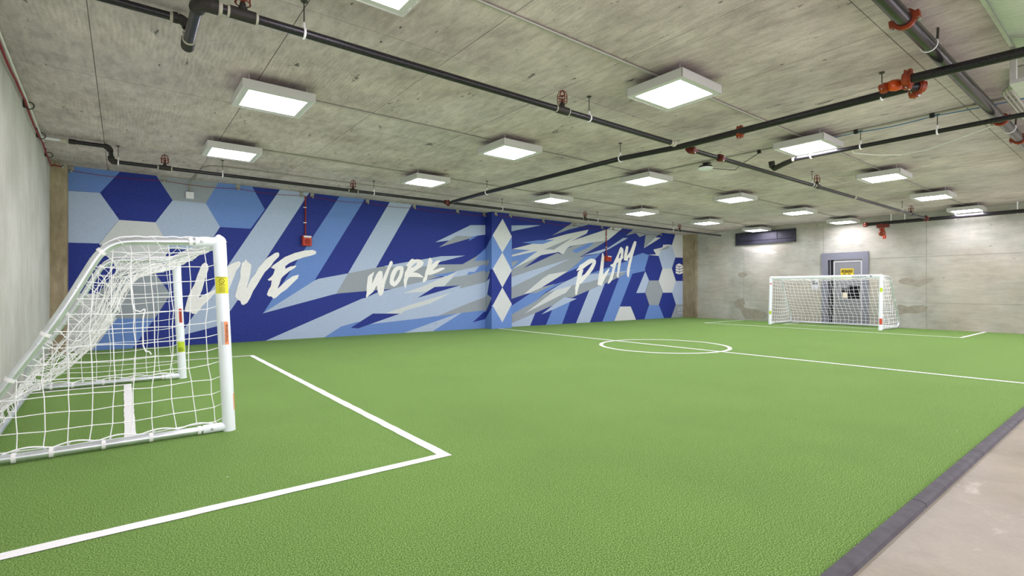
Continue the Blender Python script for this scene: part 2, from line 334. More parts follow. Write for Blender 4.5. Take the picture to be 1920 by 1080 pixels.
# mural shapes, metres before the scale K, (x, z) on the wall
PAINT = [
('B',[(-0.95,3.531),(-0.41,3.54),(-0.053,4.07),(-0.95,4.07)]),
('L',[(-0.95,3.523),(-0.41,3.54),(-0.07,2.97),(-0.42,2.4),(-0.95,2.391)]),
('W',[(-0.07,2.96),(0.61,2.96),(0.9,2.35),(0.6,1.76),(-0.09,1.81),(-0.42,2.39)]),
('L',[(0.61,2.96),(0.95,3.52),(1.64,3.52),(1.95,2.95),(1.61,2.33),(0.9,2.35)]),
('W',[(-0.95,1.285),(-0.45,1.27),(-0.11,0.7),(-0.537,0),(-0.95,-0)]),
('B',[(-0.11,0.7),(0.6,0.68),(0.182,0),(-0.537,-0)]),
('G',[(-0.09,1.81),(0.6,1.76),(0.91,1.25),(0.6,0.68),(-0.11,0.7),(-0.45,1.27)]),
('G',[(0.629,4.07),(0.95,3.52),(1.64,3.52),(1.909,4.07)]),
('B',[(1.64,3.52),(1.909,4.07),(2.685,4.07),(2.99,3.5),(2.65,2.96),(1.95,2.95)]),
('L',[(4.127,4.07),(2.91,2),(2.17,0.8),(1.98,0.46),(1.22,0.27),(1.08,0.22),(2.18,2.07),(2.61,2.8),(3.366,4.07)]),
('B',[(5.734,4.07),(4.27,1.61),(2.95,0.73),(4.01,2.49),(4.976,4.07)]),
('L',[(2.94,0.73),(4.28,1.62),(4.39,1.67),(5.23,1.84),(5.38,1.73),(4.88,1.24),(4.78,1.22)]),
('L',[(7.284,4.07),(6.09,2.03),(6,1.86),(5.23,1.84),(6.53,4.07)]),
('L',[(3.01,0),(5.64,1.09),(5.77,1.12),(6.09,1.26),(6.63,1.39),(7.02,1.5),(10.12,2.134),(10.12,0)]),
('B',[(4.543,0),(4.56,0.01),(5.03,0.29),(5.54,0.41),(5.88,0.32),(7.47,0.43),(8.12,0.49),(8.7,0.53),(9.26,0.58),(10.12,0.637),(10.12,0)]),
('L',[(7.07,0.02),(9.23,0.62),(8.06,0.02),(8.033,0),(7.01,0)]),
('G',[(8.2,0.49),(9.39,0.89),(10.12,1.106),(10.12,0.637),(9.26,0.58),(8.7,0.53)]),
('W',[(6.4,0.64),(7.19,0.87),(8.73,1.26),(7.93,0.91),(7.08,0.71),(6.88,0.6)]),
('N',[(5.31,0.24),(5.99,0.64),(6.87,0.61),(5.53,0.21)]),
('G',[(4.88,1.24),(5.23,1.84),(6.09,2.03),(6.47,2.1),(7.62,2.1),(7.81,2.16),(8.22,2.19),(9.17,2.23),(9.72,2.51),(9.85,2.6),(10.12,2.774),(10.12,2.255),(9.87,2.19),(8.94,1.99),(8.44,1.84),(7.64,1.62),(7.08,1.5),(6.63,1.39),(5.79,1.32),(5.03,1.26)]),
('B',[(9.65,2.36),(9.85,2.6),(10.12,2.814),(10.12,2.389)]),
('L',[(6.35,2.09),(8.34,2.47),(9.28,2.53),(8.3,2.28),(8.1,2.17),(7.62,2.1),(7.08,2.1),(6.47,2.06)]),
('G',[(8.46,1.48),(8.86,1.81),(9.35,1.87),(10.12,2.045),(10.12,1.626),(9.07,1.4),(9.09,1.51)]),
('L',[(8.44,1.83),(8.94,1.99),(9.87,2.19),(9.67,1.98),(9.42,1.97),(9.35,1.86),(8.86,1.79),(8.5,1.7)]),
('B',[(9.87,2.19),(10.12,2.255),(10.12,2.045),(9.35,1.86),(9.42,1.97),(9.67,1.98)]),
('B',[(8,1.82),(8.94,1.99),(8.67,1.83),(8.16,1.8)]),
('W',[(6.98,1.25),(7.67,1.47),(8.29,1.72),(8.95,1.97),(8.46,1.48),(8.1,1.45),(7.8,1.3)]),
('N',[(7.48,1.1),(8.1,1.45),(9.09,1.51)]),
('L',[(8.12,2.92),(9.5,3.59),(10.12,3.641),(10.12,3.306),(9.6,3.21),(8.94,3.19),(8.65,3.01)]),
('G',[(8.94,3.19),(9.6,3.21),(9.47,3.13),(8.26,2.76),(8.65,3.01)]),  # off-white shard, coloured grey to paint in the shade near the wall top
('B',[(9.6,3.21),(9.85,3.27),(9.43,3.04),(9.47,3.13)]),
('N',[(9.58,0.23),(10.12,0.616),(10.12,0.326)]),
('L',[(10.59,3.66),(12.71,3.84),(11.31,3.51),(10.59,3.39)]),
('G',[(13.27,3.47),(14.36,4.05),(14.388,4.07),(15.302,4.07),(15.29,4.06),(14.6,3.88),(14.2,3.78)]),
('G',[(10.59,1.9),(11.31,2.13),(12.72,2.69),(13.55,2.81),(13.88,2.76),(14.08,3.02),(14.6,3.18),(15.67,3.36),(16.52,3.49),(14.8,2.7),(15.25,2.77),(14.2,2.14),(14.01,2.03),(12.74,1.45),(12.2,1.26),(11.31,1.03),(10.59,0.89)]),
('N',[(11.84,2.16),(12.72,2.69),(13.55,2.81)]),
('L',[(10.59,1.67),(11.31,1.83),(12.6,2.18),(14.3,2.62),(13.37,2.27),(12.22,1.81),(11.31,1.46),(10.59,1.23)]),
('B',[(14.36,2.94),(15.8,3.48),(15.38,3.14),(14.6,2.85)]),
('B',[(10.59,2.82),(12.17,2.86),(11.31,2.65),(10.59,2.49)]),
('B',[(10.59,2.44),(11.31,2.58),(12.55,2.84),(11.32,2.12),(10.59,1.8)]),
('G',[(10.59,2.24),(11.64,2.45),(11.36,2.21),(10.59,1.96)]),
('W',[(11.29,2.85),(12.28,3.1),(12.84,3.26),(14.08,3.59),(15.33,3.86),(15.21,3.69),(14.33,3.32),(14.6,3.41),(16.53,3.98),(16.74,4.07),(17.464,4.07),(17.22,3.92),(16.52,3.49),(15.67,3.36),(14.6,3.18),(14.26,3.11),(14.08,3.02),(13.88,2.76),(13.63,2.85),(12.72,2.69),(11.32,2.12),(12.55,2.84),(10.94,2.5),(10.94,2.55),(12.17,2.86)]),
('B',[(11.78,3.12),(12.55,3.25),(13.43,3.33),(12.81,3.12),(12.31,3.1)]),
('G',[(12.88,2.92),(14.45,3.49),(13.39,2.93)]),
('B',[(14.01,2.03),(14.2,2.14),(14.6,2.37),(15.1,2.74),(16.06,2.9),(15.73,2.65),(14.63,2.23)]),
('L',[(14.91,2.75),(16.57,3.18),(17.53,3.66),(17.85,3.67),(16.61,3.12),(16.03,2.91)]),
('W',[(11.86,1.19),(12.81,1.8),(13.13,1.96),(14.13,2.11),(12.75,1.45),(12.19,1.24)]),
('N',[(12.75,1.45),(13.59,1.81),(14.66,2.21),(14.76,1.95),(14.3,1.79),(13.46,1.59)]),
('G',[(12.15,1.2),(12.75,1.45),(13.46,1.6),(13.18,1.48),(12.51,1.22)]),
('L',[(12.96,1.23),(13.88,1.65),(14.3,1.79),(14.66,1.93),(15.36,2.01),(16.88,2.12),(18.38,2.27),(16.91,2.06),(16.46,1.93),(15.36,1.65),(14.36,1.5),(13.43,1.3)]),
('B',[(15.38,2.02),(16.57,2.33),(17.8,2.64),(18.21,2.87),(18.88,3.05),(19.34,2.97),(19.05,2.35),(19.06,2.23),(18.15,2.08),(17.3,0.63),(16.933,0),(16.174,0),(17.26,1.91),(17.26,2.15),(16.88,2.12)]),
('L',[(16.88,2.11),(18.38,2.27),(17.23,2.09)]),
('B',[(10.59,0.45),(11.31,0.78),(12.15,1.21),(12.51,1.25),(13.18,1.5),(13.95,1.71),(12.95,1.27),(12.41,0.91),(11.31,0.46),(10.59,0.2)]),
('G',[(10.59,0.18),(11.31,0.46),(12.41,0.91),(12.95,1.24),(13.46,1.34),(14.03,1.32),(14.36,1.53),(15.36,1.68),(16.46,1.94),(16.91,2.09),(17.76,2.13),(17.26,1.92),(16.53,1.68),(15.96,1.53),(15.32,1.33),(14.39,1.05),(13.97,1.07),(13.34,0.76),(12.45,0.48),(11.31,0.14),(10.83,0),(10.59,0)]),
('W',[(11.91,0.47),(13.46,1.34),(14.35,1.52),(14.03,1.24),(13.43,1.03)]),
('L',[(12.74,0.41),(13.34,0.76),(13.97,1.07),(14.63,0.99),(14.27,0.88),(13.29,0.57)]),
('L',[(10.83,0),(11.31,0.14),(12.42,0.47),(12.167,0)]),
('B',[(13.29,0.57),(14.27,0.88),(13.821,0),(12.968,-0)]),
('L',[(15.37,1.34),(15.99,1.54),(16.32,1.63),(15.399,0),(14.597,0)]),
('L',[(19.07,2.21),(19.35,1.79),(19.05,1.22),(18.42,1.21)]),
('L',[(20.08,2.95),(20.24,3.22),(21.17,3.57),(21.41,2.94),(21.12,2.39),(20.37,2.37)]),
('W',[(19.66,3.24),(20.37,3.38),(20.42,3.51),(20.93,3.55),(21.14,3.52),(20.24,3.22),(20.09,2.96),(19.3,2.98),(19.88,3.03)]),
('G',[(20.05,3.21),(20.93,3.52),(20.83,3.34),(20.38,3.26)]),
('W',[(20.37,2.37),(21.12,2.39),(21.45,1.79),(21.14,1.22),(20.42,1.22),(20.08,1.8)]),
('W',[(22.05,4.07),(22.05,2.952),(21.41,2.94),(21.12,3.52),(21.389,4.07)]),
('L',[(21.45,1.79),(22.05,1.796),(22.05,0.628),(21.45,0.64),(21.14,1.22)]),
('G',[(21.45,0.64),(22.05,0.628),(22.05,0),(21.066,0)]),
('B',[(19.35,0.65),(20.1,0.63),(20.501,0),(19,0)]),
('G',[(19.37,1.79),(20.08,1.8),(20.39,1.23),(20.08,0.63),(19.37,0.65),(19.07,1.22)]),
('W',[(17.3,0.62),(18.03,0.61),(18.403,0),(16.934,0)]),
('G',[(17.69,3.76),(18.209,4.07),(19.294,4.07),(19.12,3.9),(18.66,3.76),(18.38,3.93)]),
('G',[(19.07,3.81),(19.254,4.07),(20.336,4.07),(19.78,3.83),(18.96,3.27)]),
('W',[(19.81,3.83),(20.24,3.83),(18.96,3.27)]),
]
COLUMN_PAINT = [
('B','front',[(10.12,3.24),(11,3.271),(11,2.064),(10.12,2.076)]),
('B','front',[(10.12,0.826),(11,0.845),(11,0),(10.12,0)]),
('W','front',[(10.59,3.86),(11,3.26),(10.58,2.67),(10.16,3.26)]),
('W','front',[(10.58,2.67),(11,2.05),(10.58,1.44),(10.16,2.08)]),
('W','front',[(10.58,1.44),(11,0.85),(10.58,0.21),(10.16,0.81)]),
('B','side',[(14.26,3.196),(14.65,2.79),(14.65,1.68),(14.37,2.07),(14.26,2.075)]),
('G','side',[(14.65,2.38),(14.42,2.41),(14.42,2.3),(14.65,2.14)]),
('G','side',[(14.65,1.95),(14.35,2.03),(14.55,1.68),(14.65,1.65)]),
('L','side',[(14.65,1.63),(14.37,1.75),(14.53,1.2),(14.65,1.12)]),
('G','side',[(14.65,1.12),(14.53,1.2),(14.26,1.08),(14.61,0.59),(14.65,0.574),(14.65,1.12)]),
('B','side',[(14.65,0.338),(14.61,0.37),(14.26,0.728),(14.26,0),(14.65,0)]),
]
LETTERS = {
'LIVE':[[[(1.62,2.04),(1.68,2),(1.7,1.89),(1.63,1.65),(1.56,1.35),(1.49,1.16),(1.64,1.26),(1.79,1.34),(1.94,1.45),(1.94,1.33),(1.8,1.23),(1.72,1.12),(1.57,0.96),(1.5,0.84),(1.43,0.76),(1.35,0.77),(1.32,0.81),(1.21,0.82),(1.2,0.89),(1.26,1.16),(1.32,1.33),(1.4,1.5),(1.46,1.72),(1.53,1.92),(1.56,1.99)]],
[[(2.13,1.97),(2.2,2.02),(2.29,2.07),(2.38,2.1),(2.42,2.06),(2.4,1.97),(2.32,1.86),(2.27,1.71),(2.2,1.51),(2.14,1.35),(2.07,1.15),(1.94,0.92),(1.89,0.95),(1.88,1.1),(1.92,1.25),(1.98,1.45),(2.05,1.76)]],
[[(2.44,2.05),(2.5,2.09),(2.53,2.15),(2.58,2.09),(2.67,2.01),(2.64,1.77),(2.62,1.66),(2.55,1.39),(2.66,1.64),(2.76,1.77),(2.83,1.93),(2.92,2.04),(3.04,2.2),(3.14,2.27),(3.24,2.35),(3.32,2.37),(3.35,2.33),(3.34,2.26),(3.2,2.1),(3.14,1.99),(2.99,1.83),(2.9,1.67),(2.8,1.48),(2.71,1.33),(2.64,1.15),(2.57,1.02),(2.48,0.96),(2.43,0.99),(2.41,1.07),(2.35,1.1),(2.29,1.19),(2.31,1.28),(2.35,1.46),(2.41,1.66),(2.41,1.84)]],
[[(3.14,1.95),(3.2,2.02),(3.34,2.13),(3.49,2.25),(3.74,2.37),(4,2.45),(4.23,2.48),(4.32,2.44),(4.31,2.37),(4.19,2.32),(3.95,2.25),(3.74,2.16),(3.59,2.08),(3.5,2),(3.5,1.93),(3.64,2),(3.79,2.03),(3.76,1.97),(3.61,1.87),(3.46,1.74),(3.4,1.67),(3.35,1.51),(3.3,1.38),(3.41,1.49),(3.54,1.62),(3.69,1.73),(3.85,1.78),(3.83,1.68),(3.69,1.54),(3.54,1.38),(3.39,1.27),(3.26,1.14),(3.2,1.12),(3.15,1.18),(3.09,1.18),(3.04,1.23),(3.08,1.35),(3.14,1.46),(3.16,1.61),(3.09,1.6),(3.06,1.63),(3.14,1.7),(3.2,1.78),(3.24,1.91)]]],
'WORK':[[[(5.79,1.12),(5.77,1.15),(5.79,1.27),(5.79,1.44),(5.81,1.61),(5.83,1.75),(5.89,1.82),(5.95,1.85),(6,1.9),(6.02,1.88),(6,1.81),(5.97,1.74),(5.96,1.54),(6.04,1.71),(6.1,1.83),(6.15,1.9),(6.21,1.94),(6.29,1.92),(6.3,1.8),(6.29,1.66),(6.34,1.8),(6.41,1.95),(6.49,2.12),(6.53,2.22),(6.58,2.26),(6.62,2.23),(6.63,2.17),(6.59,2.11),(6.52,1.96),(6.46,1.79),(6.4,1.64),(6.36,1.5),(6.33,1.3),(6.29,1.21),(6.23,1.17),(6.18,1.2),(6.14,1.29),(6.12,1.41),(6.12,1.5),(6.06,1.42),(6,1.3),(5.9,1.22),(5.84,1.17)]],
[[(6.53,1.68),(6.55,1.8),(6.6,1.93),(6.68,2.04),(6.78,2.1),(6.92,2.11),(6.99,2.07),(6.99,1.92),(6.95,1.78),(6.87,1.62),(6.78,1.52),(6.68,1.45),(6.6,1.48),(6.54,1.53),(6.52,1.59)],[(6.87,2),(6.78,1.95),(6.7,1.79),(6.66,1.67),(6.68,1.6),(6.75,1.67),(6.82,1.78),(6.86,1.9)]],
[[(7.05,1.39),(7.01,1.5),(6.99,1.66),(7.02,1.77),(7.03,1.89),(7.11,2.02),(7.13,2.1),(7.08,2.13),(7.14,2.21),(7.22,2.3),(7.29,2.35),(7.38,2.32),(7.48,2.34),(7.6,2.32),(7.68,2.26),(7.69,2.19),(7.6,2.09),(7.46,2),(7.31,1.91),(7.43,1.91),(7.55,1.87),(7.68,1.78),(7.67,1.75),(7.46,1.77),(7.29,1.77),(7.17,1.76),(7.12,1.66),(7.09,1.53)],[(7.44,2.23),(7.35,2.18),(7.27,2.1),(7.26,2.06),(7.34,2.09),(7.43,2.15),(7.45,2.2)]],
[[(7.66,1.61),(7.67,1.7),(7.73,1.79),(7.75,1.92),(7.8,2.05),(7.83,2.18),(7.86,2.34),(7.92,2.41),(7.98,2.36),(8.02,2.29),(7.98,2.17),(8.07,2.25),(8.18,2.32),(8.31,2.33),(8.32,2.31),(8.24,2.24),(8.18,2.14),(8.07,2.04),(8.02,1.99),(8.18,2.04),(8.33,2.09),(8.48,2.09),(8.46,2.05),(8.29,1.97),(8.14,1.91),(8,1.86),(7.91,1.84),(7.84,1.84),(7.83,1.78),(7.81,1.68),(7.71,1.6)]]],
'PLAY':[[[(14.55,1.17),(14.54,1.43),(14.62,1.72),(14.69,2.06),(14.79,2.16),(14.76,2.17),(14.64,2.12),(14.62,2.16),(14.74,2.27),(14.81,2.37),(15.01,2.46),(15.29,2.61),(15.47,2.66),(15.68,2.65),(15.77,2.58),(15.76,2.46),(15.61,2.23),(15.43,2.05),(15.26,1.92),(15.08,1.77),(14.91,1.63),(14.81,1.6),(14.72,1.41),(14.64,1.17),(14.59,1.14)],[(15.56,2.5),(15.36,2.42),(15.15,2.31),(14.98,2.21),(15.01,2.15),(14.91,1.94),(14.9,1.87),(15.12,2.02),(15.36,2.25),(15.54,2.45)]],
[[(15.86,1.57),(15.9,1.81),(15.97,2.09),(16.05,2.44),(16.1,2.69),(16.14,2.9),(16.19,2.93),(16.23,2.88),(16.29,2.75),(16.25,2.45),(16.21,2.09),(16.2,1.97),(16.38,2.15),(16.59,2.29),(16.61,2.23),(16.46,2.02),(16.27,1.76),(16.12,1.52),(16.01,1.56),(15.92,1.55)]],
[[(16.49,1.61),(16.57,1.77),(16.68,1.97),(16.76,2.15),(16.82,2.34),(16.65,2.4),(16.67,2.43),(16.84,2.49),(16.99,2.7),(17.15,2.94),(17.3,3.21),(17.38,3.25),(17.52,3.17),(17.54,3.04),(17.5,2.83),(17.53,2.79),(17.4,2.67),(17.34,2.48),(17.28,2.22),(17.21,2.01),(17.21,1.87),(17.15,1.88),(17.07,1.98),(17.13,2.19),(17.15,2.4),(17.19,2.58),(17.07,2.5),(16.99,2.31),(16.9,2.08),(16.8,1.8),(16.61,1.64)],[(17.34,3),(17.25,2.87),(17.21,2.74),(17.28,2.74),(17.36,2.9)]],
[[(17.56,2.66),(17.56,2.85),(17.62,3.07),(17.7,3.28),(17.8,3.33),(17.87,3.26),(17.82,3.02),(17.76,2.86),(17.95,3.03),(18.07,3.22),(18.19,3.44),(18.28,3.56),(18.43,3.54),(18.4,3.4),(18.28,3.13),(18.17,2.88),(18.07,2.61),(17.97,2.31),(17.93,2.07),(17.89,1.93),(17.82,1.91),(17.76,2.04),(17.78,2.28),(17.87,2.58),(17.97,2.82),(17.85,2.76),(17.82,2.65)]]],
}
EMBLEM = [[(21.43,2.53),(21.72,2.48),(21.72,2.38),(21.43,2.43)],[(21.75,2.48),(22.03,2.56),(22.03,2.46),(21.75,2.38)],[(21.43,2.4),(21.72,2.35),(21.72,2.25),(21.43,2.3)],[(21.75,2.35),(22.03,2.42),(22.03,2.32),(21.75,2.25)],[(21.43,2.27),(21.72,2.22),(21.72,2.12),(21.43,2.17)],[(21.75,2.22),(22.03,2.29),(22.03,2.19),(21.75,2.12)],[(21.7,2.66),(22.03,2.58),(21.73,2.51),(21.43,2.56)]]
# ------------------------------------------------------------------ the room
CEIL = 4.07; YW = 14.65; XB = 22.05; YN = -4.7      # ceiling, mural wall, back wall, near end of what is built
def left_x(y): return -1.06 - (y - 7.78) * 0.0237    # the left wall runs slightly out of square
b = MB().box(-1.5, 23.0, YN, 1.0, -0.2, -0.02); fl = build(b, 'floor', 'floor_concrete'); tag(fl, kind='structure')
b = MB(); b.mi = 0
b.add([(left_x(0.99)+.002, 0.99, -0.019), (XB-.002, 0.99, -0.019), (XB-.002, YW-.002, -0.019), (left_x(YW)+.002, YW-.002, -0.019),
       (left_x(0.99)+.002, 0.99, 0), (XB-.002, 0.99, 0), (XB-.002, YW-.002, 0), (left_x(YW)+.002, YW-.002, 0)],
      [(3,2,1,0),(4,5,6,7),(0,1,5,4),(1,2,6,5),(2,3,7,6),(3,0,4,7)])
turf = build(b, 'turf_pitch', 'turf'); tag(turf, 'green artificial turf pitch covering the room floor', 'turf')
# painted lines lie on the turf as its parts
def line_part(mb): return build(mb, 'pitch_line', 'line_white', turf)
LZ = 0.004
def strip(x0, x1, y0, y1): return MB().box(x0, x1, y0, y1, 0.0, LZ)
def ragged(x0, x1, y0, y1, along):
    """painted stripe with a slightly uneven edge"""
    n = max(2, int((x1-x0 if along == 'x' else y1-y0) / 0.12)); rr = random.Random(int(x0*100 + y0*37 + x1))
    j = lambda: rr.uniform(-0.004, 0.004); vs = []; fs = []
    for i in range(n + 1):
        t = i / n
        if along == 'x':
            x = x0 + (x1-x0)*t; vs += [(x, y0+j(), LZ), (x, y1+j(), LZ)]
        else:
            y = y0 + (y1-y0)*t; vs += [(x1+j(), y, LZ), (x0+j(), y, LZ)]
    for i in range(n): fs.append((2*i, 2*i+2, 2*i+3, 2*i+1))
    return MB().add(vs, fs)
line_part(ragged(left_x(3.6), 2.15, 3.59, 3.685, 'x'))       # near penalty area
line_part(ragged(2.06, 2.15, 3.685, 11.49, 'y'))
line_part(ragged(left_x(11.5), 2.15, 11.49, 11.575, 'x'))
line_part(ragged(0.01, 0.10, 5.82, 9.06, 'y'))                 # near goal area
line_part(ragged(left_x(9.1), 0.10, 9.06, 9.14, 'x'))
line_part(ragged(left_x(5.8), 0.10, 5.74, 5.82, 'x'))
line_part(ragged(10.38, 10.47, 1.02, YW - 0.4, 'y'))           # halfway line
mb = MB(); n = 96; vs = []; fs = []
for i in range(n):
    a = 2*math.pi*i/n
    for r in (1.45, 1.54): vs.append((10.425 + r*math.cos(a), 7.47 + r*math.sin(a), LZ + 0.001))
for i in range(n):
    j = (i+1) % n; fs.append((2*i, 2*i+1, 2*j+1, 2*j))
mb.add(vs, fs); o = build(mb, 'centre_circle', 'line_white', turf)
line_part(ragged(18.85, 18.94, 3.50, 11.58, 'y'))              # far penalty area
line_part(ragged(18.94, XB, 3.50, 3.585, 'x')); line_part(ragged(18.94, XB, 11.495, 11.58, 'x'))
line_part(ragged(20.72, 20.81, 5.86, 9.28, 'y'))
line_part(ragged(20.81, XB, 9.19, 9.28, 'x')); line_part(ragged(20.81, XB, 5.86, 5.95, 'x'))

edge = thing('turf_edging', 'dark rubber edging strip along the near side of the turf', 'edging', (0, 0.96, 0))
x = left_x(1) - 0.0
while x < XB:
    L = 1.65; x2 = min(x + L, XB)
    vs = []; 
    for xx in (x + 0.004, x2 - 0.004):
        vs += [(xx, 0.925, -0.0195), (xx, 0.93, 0.006), (xx, 0.955, 0.016), (xx, 1.0, 0.014), (xx, 1.0, -0.0195)]
    mb = MB().add(vs, [(0,5,6,1),(1,6,7,2),(2,7,8,3),(3,8,9,4),(4,9,5,0),(4,3,2,1,0),(5,6,7,8,9)])
    build(mb, 'edging_strip', 'edging_rubber', edge); x = x2

# walls
b = MB()
b.add([(left_x(YN), YN, -0.2), (left_x(YW), YW, -0.2), (left_x(YW), YW, CEIL+.02), (left_x(YN), YN, CEIL+.02),
       (left_x(YN)-.3, YN, -0.2), (left_x(YW)-.3, YW, -0.2), (left_x(YW)-.3, YW, CEIL+.02), (left_x(YN)-.3, YN, CEIL+.02)],
      [(3,2,1,0),(4,5,6,7),(0,1,5,4),(2,3,7,6),(1,2,6,5),(3,0,4,7)])
wl = build(b, 'wall_left', 'left_wall_concrete'); tag(wl, kind='structure')
wf = build(MB().box(left_x(YW) - 0.3, XB + 0.3, YW, YW + 0.3, -0.2, CEIL + .02), 'wall_front', 'navy_paint'); tag(wf, kind='structure')
wb = build(MB().box(XB + 0.012, XB + 0.3, YN, YW, -0.2, CEIL + .02), 'wall_back', 'back_wall_concrete'); tag(wb, kind='structure')
# form panels of the back wall, each with its joints
zs = [0.0, 0.9, 2.52, CEIL]; ys = [YN, -1.45, 1.8, 5.05, 8.3, 11.55, 13.86]
for i in range(3):
    for j in range(len(ys)-1):
        build(MB().box(XB, XB + 0.012, ys[j] + 0.005, ys[j+1] - 0.005, zs[i] + (0.006 if i else 0), zs[i+1] - 0.006), 'concrete_panel', 'back_wall_concrete', wb)
def patch(pts, mat):
    m_ = MB().poly([pts], lambda a, q: (XB - 0.002, a, q)); m_.poly([pts], lambda a, q: (XB - 0.0005, a, q))
    return build(m_, 'concrete_patch', mat, wb)
PATCH = [([(1684,526),(1692,522),(1704,521),(1716,525),(1730,523),(1742,521),(1752,522),(1747,529),(1736,533),(1724,538),(1710,536),(1697,533),(1686,531)], 'patch_dark'),
         ([(1678,572),(1690,571),(1702,575),(1716,573),(1730,572),(1740,576),(1736,584),(1720,588),(1700,587),(1688,590),(1677,584)], 'patch_dark'),
         ([(1376,566),(1384,561),(1393,559),(1397,568),(1394,576),(1404,579),(1420,580),(1436,586),(1440,592),(1432,598),(1415,599),(1398,598),(1392,590),(1388,580),(1379,575)], 'patch_dark'),
         ([(1390,462),(1402,463),(1416,466),(1434,466),(1450,469),(1458,474),(1448,477),(1430,474),(1414,474),(1402,470),(1391,466)], 'patch_light'),
         ([(1385,512),(1394,510),(1402,513),(1400,518),(1390,521),(1384,517)], 'patch_dark')]
for pp, mt in PATCH:
    pat = patch([at_x(u, v, XB)[1:] for u, v in pp], mt)
# ceiling slab with the recessed joints of its plywood forms
cs = build(MB().box(-1.9, 23.0, YN, YW + 0.3, CEIL + 0.022, CEIL + 0.3), 'ceiling', 'ceiling_concrete'); tag(cs, kind='structure')
bx = [-1.92 + 1.65*k for k in range(16)]; by = [-4.7, -1.45, 1.8, 5.06, 8.27, 11.6, 14.95]
proto = None
for i in range(len(bx)-1):
    for j in range(len(by)-1):
        g = 0.0045; dz = random.uniform(0, 0.004)
        x0, x1, y0, y1 = bx[i]+g, min(bx[i+1], 23.0)-g, by[j]+g, by[j+1]-g
        if random.random() < 0.3: dz = 0
        o = build(MB().box(x0, x1, y0, y1, CEIL + dz, CEIL + 0.0215), 'concrete_panel', 'ceiling_concrete', cs)

# pilasters and the mural column
o = build(MB().box(left_x(YW), -0.945, 14.3, YW, 0, CEIL), 'pilaster', 'pilaster_concrete'); tag(o, kind='structure'); o.name = 'trim_1'
mb = MB().box(XB - 0.02, XB, 13.95, YW, 0, CEIL); mb.box(XB - 0.06, XB, 13.86, 13.95, 0, CEIL)
o = build(mb, 'trim_2', 'pilaster_concrete'); tag(o, kind='structure')
colm = build(MB().box(10.12, 10.985, 14.26, YW, 0, CEIL), 'column', 'navy_paint')
tag(colm, 'navy and blue painted column with a stack of white diamonds', 'column')

# ------------------------------------------------------------------ the mural: painted shapes on the wall
order = ['N', 'B', 'L', 'G', 'W', 'K']
mats = [PNAME[k] for k in order]
mb = MB()
for i, (c, p) in enumerate(PAINT):
    mb.mi = order.index(c); y = YW - 0.0006 - 0.00012 * i
    mb.poly([p], lambda a, q, y=y: (a, y, q))
build(mb, 'mural_paint', mats, wf)
mb = MB()
for i, (c, pl, p) in enumerate(COLUMN_PAINT):
    mb.mi = order.index(c); d = 0.0006 + 0.0002 * i
    if pl == 'front': mb.poly([p], lambda a, q, d=d: (a, 14.26 - d, q))
    else: mb.poly([p], lambda a, q, d=d: (10.12 - d, a, q))
build(mb, 'column_paint', mats, colm)
for word, letters in LETTERS.items():
    for lp in letters:
        mb = MB().poly(lp, lambda a, q: (a, YW - 0.0125, q))
        build(mb, 'mural_letter', 'white_paint', wf)
mb = MB()
for p in EMBLEM: mb.poly([p], lambda a, q: (a, YW - 0.0125, q))
build(mb, 'mural_emblem', 'white_paint', wf)
p0 = at_y(1276.3, 579.3, YW - 0.0125)
text('DLTX', 0.235*K, 'letter_white_small', 'mural_signature', wf, basis((1,0,0), (0,0,1), (p0[0]-0.02, p0[1], p0[2])) @ Matrix.Scale(0.75, 4, (1,0,0)))
text('STUDIO', 0.12*K, 'letter_white_small', 'mural_signature', wf, basis((1,0,0), (0,0,1), (p0[0]-0.02, p0[1], p0[2]-0.20)) @ Matrix.Scale(1.0, 4, (1,0,0)))

# ------------------------------------------------------------------ ceiling lights
ORD = ['first', 'second', 'third', 'fourth', 'fifth', 'sixth']
LX = [1.6, 5.61, 9.6, 13.55, 17.5, 21.3]; LY = [3.86, 7.34, 10.6]
hx, hy, z0, z1 = 0.437, 0.413, 3.865, 3.975
def make_lamp():
    t = thing('ceiling_light', '', 'light', (0, 0, z1))
    m_ = MB()                                    # tray with a rim
    m_.box(-hx, hx, -hy, hy, z1 - 0.006, z1); 
    m_.box(-hx, -hx+.012, -hy, hy, z0, z1); m_.box(hx-.012, hx, -hy, hy, z0, z1); m_.box(-hx, hx, -hy, -hy+.012, z0, z1); m_.box(-hx, hx, hy-.012, hy, z0, z1)
    h = build(m_, 'housing', 'lamp_housing', t)
    m_ = MB(); fx, fy = hx - 0.018, hy - 0.018; ix, iy = hx - 0.085, hy - 0.085
    m_.box(-fx, -ix, -fy, fy, z0+.004, z0+.022); m_.box(ix, fx, -fy, fy, z0+.004, z0+.022); m_.box(-ix, ix, -fy, -iy, z0+.004, z0+.022); m_.box(-ix, ix, iy, fy, z0+.004, z0+.022)
    build(m_, 'door_frame', 'lamp_housing', t)
    build(MB().box(-ix, ix, -iy, iy, z0 + .012, z0 + .018), 'diffuser', 'lamp_diffuser', t)
    for sx in (-1, 1):
        for sy in (-1, 1):
            x, y = sx*(hx-.09), sy*(hy-.09)
            m_ = MB().tube([(x, y, z1), (x, y, CEIL + 0.001)], 0.006, 6); m_.lathe((x, y, z1), [(0.018, 0), (0.018, 0.01)], 8)
            build(m_, 'hanger_rod', 'bolt_steel', t)
    return t
lamp0 = make_lamp(); first = True
ROW = ['near', 'middle', 'far']
RDESC = ['in the row nearest the camera', 'in the middle row', 'in the row nearest the mural wall']
